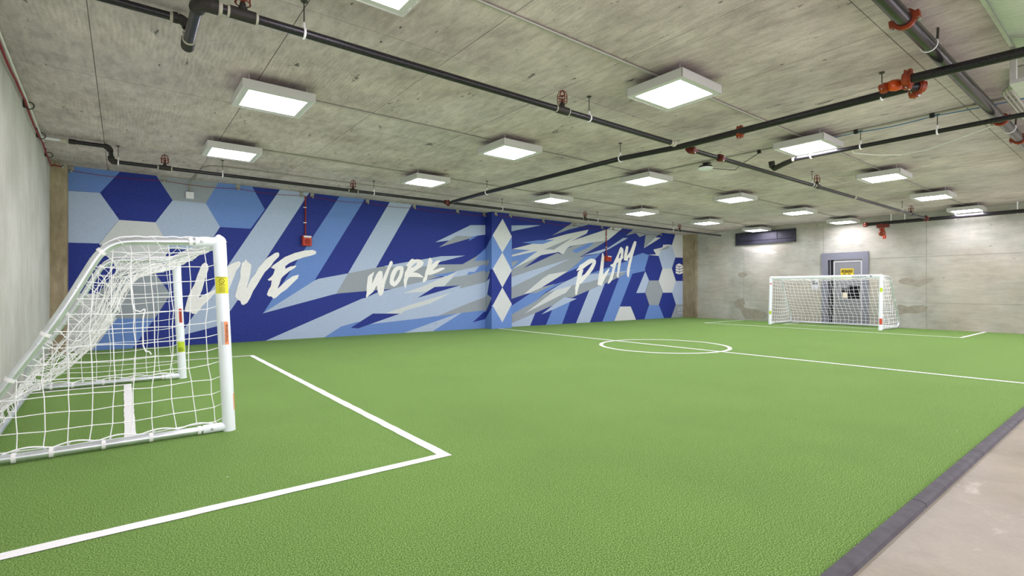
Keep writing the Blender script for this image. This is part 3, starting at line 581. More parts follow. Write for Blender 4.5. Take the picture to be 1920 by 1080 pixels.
for j, y in enumerate(LY):
    for i, x in enumerate(LX):
        if first: t = lamp0; first = False
        else:
            t = lamp0.copy(); C.objects.link(t)
            for ch in lamp0.children:
                c2 = ch.copy(); C.objects.link(c2); c2.parent = t
        t.location = (x*K, y*K, z1*K); t['_o'] = [x, y, z1]
        t['label'] = 'white square ceiling light, %s from the left wall %s' % (ORD[i], RDESC[j])
        t['group'] = 'square ceiling lights'

# ------------------------------------------------------------------ goals
RP = 0.056
PROF = [(-0.06, 1.825), (-0.30, 1.815), (-0.60, 1.80), (-0.80, 1.79), (-0.90, 1.755), (-0.975, 1.68), (-1.03, 1.58), (-1.21, 1.19), (-1.40, 0.86), (-1.57, 0.58),
        (-1.68, 0.40), (-1.735, 0.27), (-1.74, 0.17), (-1.70, 0.09), (-1.62, 0.05), (-1.50, 0.042), (-0.05, 0.042)]
ARC = []; acc = 0
BACK = [(-0.02, 1.83)] + PROF[:14]
for i, p in enumerate(BACK):
    if i: acc += math.dist(p, BACK[i-1])
    ARC.append(acc)
def on_back(s):
    s = max(0, min(ARC[-1], s))
    for i in range(1, len(ARC)):
        if s <= ARC[i]:
            t = (s - ARC[i-1]) / (ARC[i] - ARC[i-1]); a, b_ = BACK[i-1], BACK[i]
            return (a[0] + (b_[0]-a[0])*t, a[1] + (b_[1]-a[1])*t)
def top_z(x):
    for i in range(1, 13):
        a, b_ = PROF[i-1], PROF[i]
        if b_[0] <= x <= a[0]: return a[1] + (b_[1]-a[1]) * (x-a[0]) / (b_[0]-a[0])
    return 0.3 if x < -1.7 else 1.82
def back_x(z):
    for i in range(4, 12):
        a, b_ = PROF[i-1], PROF[i]
        if b_[1] <= z <= a[1]: return a[0] + (b_[0]-a[0]) * (a[1]-z) / (a[1]-b_[1])
    return -1.735
def front_x(z): return -0.085 * z / 1.83
def make_goal(label, loc, rz, sag, rs, facing, seed):
    """local frame: +x towards the field, posts at y = +-1.84; facing = local direction towards the viewer"""
    R = random.Random(seed)
    t = thing('football_goal', label, 'goal', loc, 'football goals', rz)
    W = 1.845
    for s in (-1, 1):
        y = s * W
        mb = MB().tube([(0, y, 0.0), (front_x(1.62), y, 1.62)], RP, 24)
        build(mb, 'post', 'goal_white', t, True, local=True)
        # cast corner: cap, arm stub and crossbar socket
        c = (front_x(1.83), y, 1.83)
        mb = MB().tube([(front_x(1.62), y, 1.62), (front_x(1.80), y, 1.80), (front_x(1.86), y - s*.012, 1.858), (front_x(1.88), y - s*.035, 1.884)], [RP+.002, RP+.002, RP-.008, RP-.034], 24)
        mb.tube([(c[0], y + s*0.002, 1.83), (c[0], y - s*0.20, 1.83)], RP + .002, 24)
        mb.tube([(c[0], y, 1.825), (c[0] - 0.20, y, 1.818)], 0.042, 20)
        cn = build(mb, 'corner_fitting', 'goal_white', t, True, local=True)
        mb = MB()
        for fy in (facing[1],):
            d = -1 if fy < 0 else 1
            mb.lathe((c[0] - 0.15, y + d*0.041, 1.82), [(0.013, 0), (0.013, 0.005), (0.006, 0.008)], 10, (0, d, 0))
        b_ = build(mb, 'bolt', 'bolt_steel', cn, local=True)
        # bent galvanised side frame in one piece
        pts = [(x + (-0.18 if i == 0 else 0), y, z) for i, (x, z) in enumerate(PROF)]
        pts[0] = (-0.25, y, 1.817); pts[-1] = (-0.20, y, 0.042); del pts[1]
        fine = []
        for i in range(len(pts)-1):
            fine += [tuple(pts[i][q] + (pts[i+1][q]-pts[i][q]) * k_/3 for q in range(3)) for k_ in range(3)]
        fine.append(pts[-1])
        for _ in range(2): fine = [fine[0]] + [tuple((fine[i-1][q] + 2*fine[i][q] + fine[i+1][q])/4 for q in range(3)) for i in range(1, len(fine)-1)] + [fine[-1]]
        sf = build(MB().tube(fine, 0.034, 16), 'side_frame', 'galvanised', t, True, local=True)
        mb = MB().tube([(-0.03, y, 0.045), (-0.22, y, 0.043)], 0.041, 18)
        bs = build(mb, 'base_socket', 'goal_white', t, True, local=True)
        d = -1 if facing[1] < 0 else 1
        build(MB().lathe((-0.15, y + d*0.04, 0.045), [(0.013, 0), (0.013, 0.005), (0.006, 0.008)], 10, (0, d, 0)), 'bolt', 'bolt_steel', bs, local=True)
        # white clips that hold the net
        for x in (-0.25, -0.62, -0.95, -1.28, -1.5):
            build(MB().tube([(x-.014, y, .0425), (x+.014, y, .0425)], 0.040, 14), 'net_clip', 'clip_white', t, True, local=True)
        for s_ in (0.30, 0.98, 1.75, 2.15):
            p, q = on_back(s_-.014), on_back(s_+.014)
            build(MB().tube([(p[0], y, p[1]), (q[0], y, q[1])], 0.040, 14), 'net_clip', 'clip_white', t, True, local=True)
    cx = front_x(1.83)
    build(MB().tube([(cx, -W+.2, 1.83), (cx, W-.2, 1.83)], RP, 24), 'crossbar', 'goal_white', t, True, local=True)
    build(MB().tube([(-1.70, -W+.03, .05), (-1.70, W-.03, .05)], 0.026, 12), 'rear_bar', 'galvanised', t, True, local=True)
    # net: side panels and one back panel, square mesh with knots
    G = 0.185; nm = MB()
    def seg(a, b_, r=rs): 
        if math.dist(a, b_) > 0.004: nm.tube([a, b_], r, 4, caps=False)
    def knot(p):
        r = rs*2.1; x, y, z = p
        nm.add([(x+r,y,z),(x-r,y,z),(x,y+r,z),(x,y-r,z),(x,y,z+r),(x,y,z-r)], [(0,2,4),(2,1,4),(1,3,4),(3,0,4),(2,0,5),(1,2,5),(3,1,5),(0,3,5)])
    for s in (-1, 1):
        y0 = s * W; cols = 11; rows = 13
        ph = R.uniform(0, 6)
        def node(i, j):
            xb = -0.13 - 0.152*i; zj = 0.10 + 0.135*j
            x = xb*(1 - 0.12*zj/1.8) - 0.10*(zj/1.8) + 0.016*math.sin(0.6*j + i*0.8 + ph) + R2[(i, j)][0]
            z = zj + R2[(i, j)][1] - 0.03*math.sin(math.pi*min(1, i/10))
            y = y0 - s*(0.015 + 0.10*math.sin(math.pi*min(1, max(0, (i+.7)/10)))*math.sin(math.pi*min(1, (j+.6)/12.8)))
            return (x, y, z)
        R2 = {(i, j): (R.uniform(-.008, .008), R.uniform(-.008, .008)) for i in range(cols+1) for j in range(rows+1)}
        nd = {}
        for i in range(cols):
            for j in range(rows):
                p = node(i, j)
                if p[0] > back_x(p[2]) + 0.02 and p[2] < top_z(p[0]) - 0.03: nd[(i, j)] = p
        for (i, j), p in nd.items():
            knot(p)
            if (i, j+1) in nd: seg(p, nd[(i, j+1)])
            else:
                x = max(p[0], -1.72); seg(p, (x - .02, y0, min(top_z(x), p[2] + 0.25) + 0.034))
            if (i+1, j) in nd: seg(p, nd[(i+1, j)])
            else:
                z = max(0.1, p[2]); seg(p, (back_x(z) - .03, y0 - s*.02, z + .01))
            if i == 0: seg(p, (front_x(p[2]) - 0.03, y0 - s*.03, p[2] + 0.03))
            if j == 0:
                sl = (i % 2) * 0.03
                seg(p, (p[0] + .02, y0, 0.075 + sl), rs)
        # edge ropes: scalloped along the base, laced round the top and the slope
        last = None
        for k in range(40):
            x = -0.12 - 1.45*k/39; zz = 0.078 + 0.03*abs(math.sin(k/39*math.pi*5))
            p = (x, y0 - s*0.01, zz)
            if last: seg(last, p, rs*1.7)
            last = p
        last = None
        for k in range(150):
            sx = 0.12 + (ARC[-1]-0.25)*k/149; px, pz = on_back(sx); a = k*0.42
            p = (px + 0.040*math.cos(a)*0.6, y0 + 0.040*math.sin(a), pz + 0.040*math.cos(a))
            if last: seg(last, p, rs*0.9)
            last = p
        last = None
        for k in range(24):
            sx = 0.12 + 0.85*k/23; px, pz = on_back(sx)
            p = (px, y0, pz + 0.036 + 0.010*abs(math.sin(k*0.9)))
            if last: seg(last, p, rs*1.4)
            last = p
    cols = 26; rows = int(ARC[-1]/0.14) + 1
    bn = {}
    for i in range(cols + 1):
        for j in range(rows + 1):
            u = i/cols; s_ = j/rows; px, pz = on_back(s_*ARC[-1])
            wv = math.sin(math.pi*u)**0.45 if 0 < u < 1 else 0
            dn = sag * wv * math.sin(math.pi*min(1, s_*1.02))**0.8
            jit = 0.028 if sag > .2 else 0.012
            x = px + dn*0.72 + R.uniform(-jit, jit)*(wv > 0); z = pz - dn*0.85*(1 if pz > .5 else .35) + R.uniform(-jit, jit)*(wv > 0)
            y = (-W + .01) + (2*W - .02)*u + (R.uniform(-jit, jit) if wv else 0) + sag*0.10*math.sin(7*s_ + u*3)*wv
            bn[(i, j)] = (x, y, max(z, 0.035))
    for (i, j), p in bn.items():
        if 0 < i < cols: knot(p)
        if (i+1, j) in bn: seg(p, bn[(i+1, j)])
        if (i, j+1) in bn and 0 < i < cols: seg(p, bn[(i, j+1)])
        if sag > .2 and 0 < i < cols and j > 1 and (i+1, j+1) in bn and (i*7+j*3) % 5 < 2: seg(p, bn[(i+1, j+1)], rs*.8)
    for k in range(60):                       # lashing round the crossbar
        a = k*0.9; y = -W + .2 + (2*W-.4)*k/59; a2 = (k+1)*0.9; y2 = y + (2*W-.4)/59
        if k < 59: seg((cx + .062*math.cos(a), y, 1.83 + .062*math.sin(a)), (cx + .062*math.cos(a2), y2, 1.83 + .062*math.sin(a2)), rs*.9)
    if sag > .2:                              # loose ends of cord that hang on the near side
        dn_ = [(-.769,-1.70,1.585),(-.757,-1.70,1.427),(-.753,-1.70,1.296),(-.749,-1.70,1.244),(-.728,-1.70,1.177),(-.69,-1.70,1.167),(-.665,-1.70,1.189),(-.655,-1.70,1.186),(-.67,-1.70,1.115),(-.674,-1.70,1.01),(-.67,-1.70,.855),(-.65,-1.70,.80),(-.625,-1.70,.80),(-.61,-1.70,.77)]
        for a, b_ in zip(dn_, dn_[1:]): seg(a, b_, rs*1.5)
    net = build(nm, 'net', 'net_white', t, local=True); net['kind'] = 'stuff'
    return t, W
def sticker(parent, y, z0, z1, ang, half, mat, name='sticker', dr=0.0015, zc=None):
    """curved label on a post: ang = direction it faces in the goal's own frame, half = half angle"""
    vs = []; fs = []; n = 8
    for i in range(n+1):
        a = ang + half*(2*i/n - 1)
        for z in (z0, z1): vs.append((front_x(z) + (RP+dr)*math.cos(a), y + (RP+dr)*math.sin(a), z))
    for i in range(n): fs.append((2*i, 2*i+2, 2*i+3, 2*i+1))
    return build(MB().add(vs, fs), name, mat, parent, local=True)
def post_frame(y, z, ang, roll=0.0, dr=0.004):
    """matrix for flat lettering on a post, in the goal's frame"""
    o_ = (front_x(z) + (RP+dr)*math.cos(ang), y + (RP+dr)*math.sin(ang), z)
    ex = Vector((-math.sin(ang), math.cos(ang), 0)); ey = Vector((0, 0, 1))
    return basis(ex, ey, o_) @ Matrix.Rotation(roll, 4, 'Z')

g1_, W = make_goal('white goal at the left wall, its net bunched and sagging', (0.775, 7.41, 0), 0.0244, 0.36, 0.0038, (0, -1), 3)
ca = math.radians(-98)
def post_of(g, y): return [c for c in g.children if c.name.startswith('post') and abs(sum(v.co.y for v in c.data.vertices)/len(c.data.vertices) - y*K) < 0.1][0]
p = post_of(g1_, -W)
tag(sticker(p, -W, 1.33, 1.49, ca + .05, 1.15, 'sticker_yellow'), 'yellow warning label')
mb = MB()
fr = post_frame(-W, 1.448, ca, dr=0.0075)
def flat_ring(R_, r_, M, slash=True):
    vs = []; fs = []; n = 20
    for i in range(n):
        a = 2*math.pi*i/n
        for q in (R_-r_, R_): vs.append(tuple(c/K for c in (M @ Vector((q*math.cos(a)*K, q*math.sin(a)*K, 0)))))
    for i in range(n): j = (i+1) % n; fs.append((2*i, 2*i+1, 2*j+1, 2*j))
    o_ = len(vs)
    if slash:
        for (a, b_) in ((-R_*.75, R_*.65), (-R_*.65, R_*.75), (R_*.75, -R_*.65), (R_*.65, -R_*.75)): vs.append(tuple(c/K for c in (M @ Vector((a*K, b_*K, 0)))))
        fs.append((o_, o_+3, o_+2, o_+1))
    return MB().add(vs, fs)
build(flat_ring(0.024, 0.004, fr), 'sticker_mark', 'sign_black', p, local=True)
text('WARNING', 0.016*K, 'sign_black', 'sticker_text', p, post_frame(-W, 1.481, ca, dr=0.006))
def print_lines(parent, y, zs_, wd_, ang, mat='sign_black', th=0.0011, dr=0.005):
    m_ = MB()
    for k, z in enumerate(zs_):
        M_ = post_frame(y, z, ang, dr=dr); h_ = wd_ * (1, .92, .97, .85)[k % 4]
        m_.add([tuple(c/K for c in (M_ @ Vector((a*K, b_*K, 0)))) for a, b_ in ((-h_, -th), (h_, -th), (h_, th), (-h_, th))], [(0, 1, 2, 3)])
    q = build(m_, 'sticker_print', mat, parent, local=True); q['kind'] = 'stuff'
print_lines(p, -W, [1.418, 1.411, 1.398, 1.386, 1.378, 1.369, 1.361, 1.352, 1.344], .028, ca)
tag(sticker(p, -W, 0.84, 1.06, ca + .35, .30, 'sticker_orange'), 'orange warning strip')
tag(sticker(p, -W, 0.84, 1.06, ca - .22, .22, 'sticker_grey'), 'pale grey label strip')
text('\u26a0WARNING'[1:], 0.036*K, 'sign_black', 'sticker_text', p, post_frame(-W, 0.95, ca + .35, -math.pi/2, dr=0.003))
tag(sticker(p, -W, 0.20, 0.36, math.radians(-20), .35, 'sticker_orange'), 'orange label low on the post')
p = post_of(g1_, W)
tag(sticker(p, W, 0.86, 1.075, ca + .35, .35, 'sticker_red'), 'orange warning strip')
text('WARNING', 0.036*K, 'sign_black', 'sticker_text', p, post_frame(W, 0.967, ca + .35, -math.pi/2, dr=0.004))
tag(sticker(p, W, 0.41, 0.57, ca + .1, .95, 'sticker_lime'), 'yellow warning label')
build(flat_ring(0.028, 0.005, post_frame(W, 0.45, ca, dr=0.0075)), 'sticker_mark', 'sign_black', p, local=True)

g2_, W = make_goal('white goal at the far wall, in front of the grey door', (20.17, 7.68, 0), math.pi - 0.0244, 0.10, 0.0052, (1, 0), 5)
fa = math.radians(28)
pr = post_of(g2_, W); pl_ = post_of(g2_, -W)
tag(sticker(pr, W, 1.29, 1.43, fa, .8, 'sticker_lime'), 'lime green label'); tag(sticker(pr, W, 0.20, 0.40, fa, .8, 'sticker_red'), 'orange label')
tag(sticker(pl_, -W, 1.58, 1.72, fa, .8, 'sticker_red'), 'orange label'); tag(sticker(pl_, -W, 0.40, 0.53, fa, .8, 'sticker_lime'), 'lime green label')
cb = [c for c in g2_.children if c.name.startswith('crossbar')][0]
text('KWIKGOAL', 0.085*K, 'logo_blue', 'crossbar_text', cb, basis((0, 1, 0), (0, 0, 1), (front_x(1.83) + RP + .013, 1.23, 1.825)))
mb = MB().poly([[(1.53, 1.86), (1.56, 1.86), (1.60, 1.795), (1.575, 1.795)]], lambda a, q: (front_x(1.83) + RP + .013, a, q)); mb.poly([[(1.58, 1.835), (1.63, 1.86), (1.60, 1.84)]], lambda a, q: (front_x(1.83) + RP + .013, a, q))
build(mb, 'crossbar_logo', 'logo_blue', cb, local=True)
# ------------------------------------------------------------------ door and fittings of the back wall
dr = D.objects.new('door_1', None); C.objects.link(dr); dr.location = (XB*K, 7.55*K, 0); dr['_o'] = [XB, 7.55, 0.0]; tag(dr, kind='structure')
def bk(u, v, x=XB): q = at_x(u, v, x); return q[1], q[2]
y0, _ = bk(1541.3, 500); y1, zt = bk(1629, 471); yo0, _ = bk(1553.5, 500); yo1, _ = bk(1617.5, 500); zo = 2.53
mb = MB().box(XB-.06, XB, yo0, y0, 0, zt).box(XB-.06, XB, y1, yo1, 0, zt).box(XB-.06, XB, yo1, yo0, zo, zt)
build(mb, 'door_frame', 'door_frame_grey', dr)
yl, _ = bk(1563.5, 500)
build(MB().box(XB-.012, XB-.004, yl, yo0, 0, zo), 'shadow_gap', 'black_gap', dr)
build(MB().box(XB-.045, XB-.013, yl + .10, yl + .13, 0, zo), 'gap_rail', 'door_frame_grey', dr)
lf = build(MB().box(XB-.030, XB-.005, yo1 + .01, yl - .0, 0.02, zo - .06), 'door_leaf', 'door_grey', dr)
mb = MB().box(XB-.042, XB-.030, yl-.045, yl, .02, zo-.06).box(XB-.042, XB-.030, yo1, yo1+.05, .02, zo-.06).box(XB-.042, XB-.030, yo1+.05, yl-.045, zo-.10, zo-.06).box(XB-.042, XB-.030, yo1+.05, yl-.045, .02, .06)
build(mb, 'leaf_edge', 'door_edge', lf)
wy0, wz1 = bk(1573, 535); wy1, wz0 = bk(1613, 560.5); ws, _ = bk(1590, 550)
build(MB().box(XB-.036, XB-.030, wy1, ws, wz0, wz1), 'window_pane', 'dark_glass', lf)
mb = MB()
for a, b_ in ((wy1-.012, wy1), (ws, ws+.012), (wy0-.012, wy0)): mb.box(XB-.044, XB-.030, a, b_, wz0-.012, wz1+.012)
mb.box(XB-.044, XB-.030, wy1, wy0, wz0-.012, wz0).box(XB-.044, XB-.030, wy1, wy0, wz1, wz1+.012)
build(mb, 'window_trim', 'door_edge', lf)
a0, b0 = bk(1579, 541); a1, b1 = bk(1588.5, 548); build(MB().box(XB-.038, XB-.030, a1, a0, b1, b0), 'lock_plate', 'black_gap', lf)
a0, b0 = bk(1581, 548.5); a1, b1 = bk(1589.5, 558.5); o = build(MB().box(XB-.040, XB-.030, a1, a0, b1, b0), 'paper_notice', 'paper', lf); tag(o, 'cream paper notice')
a0, b0 = bk(1577, 504); a1, b1 = bk(1601, 523)
sg = thing('caution_sign', 'yellow and black caution sign on the grey door', 'sign', (XB-.04, (a0+a1)/2, b1))
build(MB().box(XB-.038, XB-.0305, a1, a0, b1, b0), 'plate', 'sign_yellow', sg)
bh = (b0-b1)*.29; build(MB().box(XB-.040, XB-.038, a1+.025, a0-.025, b0-.04-bh, b0-.04), 'band', 'sign_black', sg)
def back_text(s, size, mat, name, parent, y, z, x, sx=1.0):
    M_ = basis((0, -1, 0), (0, 0, 1), (x, y, z)) @ Matrix.Scale(sx, 4, (1, 0, 0)); po = parent['_o']
    return text(s, size*K, mat, name, parent, Matrix.Translation((-po[0]*K, -po[1]*K, -po[2]*K)) @ M_)
back_text('CAUTION', bh*1.05, 'sign_yellow', 'sign_text', sg, (a0+a1)/2, b0-.04-bh/2, XB-.0415, 0.66)
build(MB().box(XB-.0392, XB-.038, (a0+a1)/2+.02, a0-.07, b0-.04-bh-.065, b0-.04-bh-.035).box(XB-.0392, XB-.038, a1+.09, (a0+a1)/2-.02, b0-.04-bh-.065, b0-.04-bh-.035), 'sign_print', 'sign_black', sg)['kind'] = 'stuff'
a0, b0 = bk(1522, 518); a1, b1 = bk(1535, 542)
nt_ = thing('wall_notice', 'small black and white notice on the wall left of the door', 'sign', (XB-.01, (a0+a1)/2, b1))
build(MB().box(XB-.014, XB, a1, a0, b1, b0), 'plate', 'sticker_grey', nt_)
h = b0-b1; wd = a0-a1
mb = MB().box(XB-.017, XB-.014, a0-.10, a0-.03, b0-h*.25, b0-h*.05).box(XB-.017, XB-.014, a1+.02, a1+.10, b0-h*.22, b0-h*.04).box(XB-.017, XB-.014, a1+.03, a0-.03, b0-h*.62, b0-h*.5).box(XB-.017, XB-.014, a0-.13, a0-.03, b0-h*.46, b0-h*.34)
build(mb, 'print', 'sign_black', nt_)
# dark louvre panel high on the wall
a0, b0 = bk(1380.5, 437.5); a1, b1 = bk(1493, 456); 
vt = thing('vent_panel', 'long dark metal panel high on the far wall', 'panel', (XB-.05, (a0+a1)/2, b1))
zt_, zb_ = 3.90, 3.36
build(MB().box(XB-.05, XB-.005, a1, a0, zb_, zt_), 'face', 'vent_dark', vt)
mb = MB().box(XB-.085, XB-.05, a1, a0, zb_, zb_+.05).box(XB-.085, XB-.05, a1, a0, zt_-.03, zt_).box(XB-.085, XB-.05, a1, a1+.04, zb_, zt_).box(XB-.085, XB-.05, a0-.04, a0, zb_, zt_).box(XB-.08, XB-.05, a1, a0, zb_+.17, zb_+.19)
build(mb, 'flange', 'vent_dark', vt)
build(MB().box(XB-.075, XB-.05, a1+.75, a1+.78, zb_+.19, zt_-.03), 'stay', 'vent_dark', vt)

# ------------------------------------------------------------------ pipes
ZP = 3.765
def ring_hanger(parent, x, y, z, R_, axis, zt=CEIL, white=True):
    """threaded rod from the ceiling and a loop under the pipe"""
    m_ = MB().tube([(x, y, z + R_ + .045), (x, y, zt)], 0.006, 6); m_.lathe((x, y, zt-.012), [(0.03, 0), (0.03, 0.012)], 10)
    h_ = build(m_, 'hanger', 'rod_steel', parent)
    u = (0, 1) if axis == 'x' else (1, 0); pts = []
    for k in range(19):
        a = math.radians(90 + 18 + (360-36)*k/18); pts.append((x + u[0]*math.cos(a)*(R_+.006), y + u[1]*math.cos(a)*(R_+.006), z + math.sin(a)*(R_+.006)))
    pts = [(x, y, z + R_ + .06)] + pts + [(x, y, z + R_ + .06)]
    build(MB().tube(pts, 0.011, 6), 'loop', 'clip_white' if white else 'conduit_steel', h_)
def sprinkler(parent, x, y, z, r, axis):
    d = (1, 0, 0) if axis == 'x' else (0, 1, 0)
    m_ = MB().tube([tuple(c - q*.10 for c, q in zip((x, y, z), d)), tuple(c + q*.10 for c, q in zip((x, y, z), d))], r*1.32, 14)
    m_.lathe((x, y, z), [(r*.9, 0), (r*.9, r+.03), (r*.62, r+.035), (r*.62, r + .06)], 14)
    tee = build(m_, 'tee_fitting', 'fitting_iron', parent, True)
    for s in (-1, 1):
        a_ = tuple(c + s*q*.10 for c, q in zip((x, y, z), d)); b_ = tuple(c + s*q*.12 for c, q in zip((x, y, z), d)); build(MB().tube([a_, b_], r*1.18, 12), 'thread_compound', 'joint_compound', tee, True)
    zb = z + r + .06; m_ = MB().lathe((x, y, zb), [(0.02, 0), (0.02, .02), (.012, .03), (.012, .05)], 8)
    for s in (-1, 1): m_.tube([(x + s*.012, y, zb+.02), (x + s*.022, y, zb+.05), (x, y, zb+.085)], .004, 5)
    m_.lathe((x, y, zb+.085), [(.006, 0), (.032, .004), (.032, .007)], 10)
    h_ = build(m_, 'sprinkler_head', 'dark_red_iron', parent)
    m_ = MB()
    for k in range(3):
        a = math.pi*k/3 + .3; cx_, cy_ = math.cos(a)*.062, math.sin(a)*.062
        m_.tube([(x-cx_, y-cy_, zb-.005), (x-cx_*1.05, y-cy_*1.05, zb+.09), (x-cx_*.7, y-cy_*.7, zb+.145), (x, y, zb+.165), (x+cx_*.7, y+cy_*.7, zb+.145), (x+cx_*1.05, y+cy_*1.05, zb+.09), (x+cx_, y+cy_, zb-.005)], .0055, 5)
    for hh, rr in ((.0, .062), (.07, .065)): m_.ring((x, y, zb+hh), (0, 0, 1), rr, .0055, 16, 5)
    build(m_, 'guard', 'guard_red', h_)
def coupling(parent, c, axis, R_, mat='orange_iron', wdt=.05, ears=(0, 0, 1), name='coupling'):
    ax = Vector(axis).normalized(); c = Vector(c); e = Vector(ears); e = (e - ax*e.dot(ax)).normalized(); f_ = ax.cross(e)
    m_ = MB().tube([c - ax*wdt, c + ax*wdt], R_*1.32, 20); m_.tube([c - ax*wdt*.55, c + ax*wdt*.55], R_*1.45, 20)
    for s in (-1, 1):
        p = c + e*s*R_*1.55; hw = wdt*.9
        q = [p + ax*a*hw + f_*b_*R_*.5 + e*d*R_*.28 for a in (-1, 1) for b_ in (-1, 1) for d in (-1, 1)]
        m_.add([tuple(k) for k in q], [(0,1,3,2),(4,6,7,5),(0,4,5,1),(2,3,7,6),(0,2,6,4),(1,5,7,3)])
    cp = build(m_, name, mat, parent)
    for s in (-1, 1):
        p = c + e*s*R_*1.65; m_ = MB()
        m_.tube([p - f_*R_*.95, p + f_*R_*.8], R_*.14, 8); m_.tube([p - f_*R_*.95, p - f_*R_*.7], R_*.24, 6)
        build(m_, 'bolt', 'bolt_steel', cp)
    return cp
# branch line near the camera: runs along x, starts with an offset at the left
t = thing('sprinkler_pipe', 'black sprinkler pipe crossing the ceiling lengthwise from the double elbow', 'pipe', (4.0, 4.92, ZP))
r = 0.040; yb = 4.92; xe = 0.50; ye = 5.83
build(MB().tube([(xe, yb+.06, ZP), (xe, ye, ZP)], .046, 16), 'pipe', 'black_pipe', t, True)
build(MB().tube([(xe+.1, yb, ZP), (7.12, yb, ZP)], r, 16), 'pipe', 'black_pipe', t, True)
build(MB().tube([(7.62, yb+.02, ZP-.01), (21.25, yb-.05, ZP-.02)], r*.98, 16), 'pipe', 'black_pipe', t, True)
build(MB().tube([(left_x(ye), ye, 3.99), (xe-.07, ye, 3.99)], .038, 14), 'pipe', 'black_pipe', t, True)
build(MB().tube([(xe, ye, 3.93), (xe, ye, ZP+.02)], .036, 14), 'pipe', 'black_pipe', t, True)
arcp = lambda c, a0_, a1_, R_, pl: [tuple(c[i] + (pl[0][i]*math.cos(a) + pl[1][i]*math.sin(a))*R_ for i in range(3)) for a in [a0_ + (a1_-a0_)*k/8 for k in range(9)]]
el = build(MB().tube(arcp((xe+.09, yb+.09, ZP), math.pi, 1.5*math.pi, .09, ((1,0,0),(0,1,0))), .060, 16).lathe((xe, yb+.08, ZP), [(.062, 0), (.062, .04)], 16, (0,1,0)).lathe((xe+.08, yb, ZP), [(.062, 0), (.062, .06)], 16, (1,0,0)), 'elbow', 'fitting_iron', t, True)
build(MB().lathe((xe+.14, yb, ZP), [(.050, 0), (.050, .03)], 16, (1,0,0)), 'thread_compound', 'joint_compound', el, True)
el = build(MB().tube(arcp((xe-.075, ye, 3.915), math.pi/2, 0, .075, ((1,0,0),(0,0,1))), .048, 16).lathe((xe-.12, ye, 3.99), [(.052, 0), (.052, .04)], 14, (1,0,0)), 'elbow', 'fitting_iron', t, True)
build(MB().lathe((xe, ye, 3.86), [(.044, 0), (.044, .02)], 14), 'thread_compound', 'joint_compound', el, True)
build(MB().lathe((xe-.145, ye, 3.99), [(.044, 0), (.044, .025)], 14, (1,0,0)), 'thread_compound', 'joint_compound', el, True)
el = build(MB().tube([(xe, ye, 3.83), (xe, ye+.01, ZP+.02), (xe, ye, ZP-.02), (xe, ye-.05, ZP-.01), (xe, ye-.10, ZP)], [.050, .056, .058, .056, .058], 16), 'elbow', 'fitting_iron', t, True)
build(MB().lathe((xe, ye-.13, ZP), [(.056, 0), (.056, .022)], 16, (0,1,0)), 'thread_compound', 'joint_compound', el, True)
for u in (455, 1054): sprinkler(t, at_y(u, 100, yb)[0], yb, ZP, r, 'x')
for u in (1530,): sprinkler(t, at_y(u, 300, yb)[0], yb-.02, ZP-.012, r, 'x')
sprinkler(t, 19.6, yb-.045, ZP-.02, r*.9, 'x')
for hx_ in (1.34, 5.16, 12.45, 18.9): ring_hanger(t, hx_, yb, ZP, r, 'x')
coupling(t, (8.56, yb, ZP-.012), (1, 0, 0), r*1.15, 'dark_red_iron', .06, (0, 1, .3))
coupling(t, (7.66, yb, ZP-.02), (1, 0, 0), r*1.15, 'dark_red_iron', .07, (0, 1, .3))
build(MB().tube([(8.63, yb, ZP-.012), (8.66, yb, ZP-.012)], r*1.15, 12), 'thread_compound', 'joint_compound', t)
coupling(t, (21.2, yb-.05, ZP-.02), (1, 0, 0), r*1.3, 'dark_red_iron', .07, (0, 0, 1))
build(MB().tube([(14.9, yb-.03, ZP-.015), (14.96, yb-.03, ZP-.015)], r*1.2, 12), 'thread_compound', 'joint_compound', t)
# second branch along the mural wall
t = thing('sprinkler_pipe', 'black sprinkler pipe running along the top of the mural wall', 'pipe', (8.0, 12.05, ZP))
r = 0.036; y = 12.05
build(MB().tube([(-.10, y, ZP), (21.0, y, ZP)], r, 14), 'pipe', 'black_pipe', t, True)
build(MB().tube([(-.75, y-.22, 3.985), (-.27, y-.22, 3.985)], r, 14), 'pipe', 'black_pipe', t, True)
build(MB().tube([(left_x(y)+.0, y-.22, 3.985), (-.84, y-.22, 3.985)], r*.7, 12), 'end_pipe', 'box_white', t, True)
build(MB().tube([(-.86, y-.22, 3.985), (-.78, y-.22, 3.985)], r*1.3, 14), 'reducer', 'joint_compound', t, True)
build(MB().tube([(-.76, y-.22, 3.985), (-.66, y-.22, 3.985)], r*1.25, 14), 'coupling', 'fitting_iron', t, True)
build(MB().tube([(-.18, y-.21, 3.92), (-.17, y-.03, 3.82)], r, 14), 'pipe', 'black_pipe', t, True)
build(MB().tube(arcp((-.27, y-.22, 3.90), math.pi/2, 0, .085, ((1,0,0),(0,0,1))), r*1.4, 14), 'elbow', 'fitting_iron', t, True)
build(MB().tube([(-.175, y-.05, 3.84), (-.17, y-.01, 3.79), (-.15, y, ZP), (-.09, y, ZP)], r*1.45, 14), 'elbow', 'fitting_iron', t, True)
for u in (309, 662, 1097): sprinkler(t, at_y(u, 340, y)[0], y, ZP, r, 'x')
sprinkler(t, 17.9, y, ZP, r, 'x')
for hx_ in (-.07, 1.65, 4.95, 8.93, 13.05, 17.45): ring_hanger(t, hx_, y, ZP, r, 'x')
coupling(t, (7.02, y, ZP), (1, 0, 0), r*1.2, 'dark_red_iron', .05, (0, 1, 0))
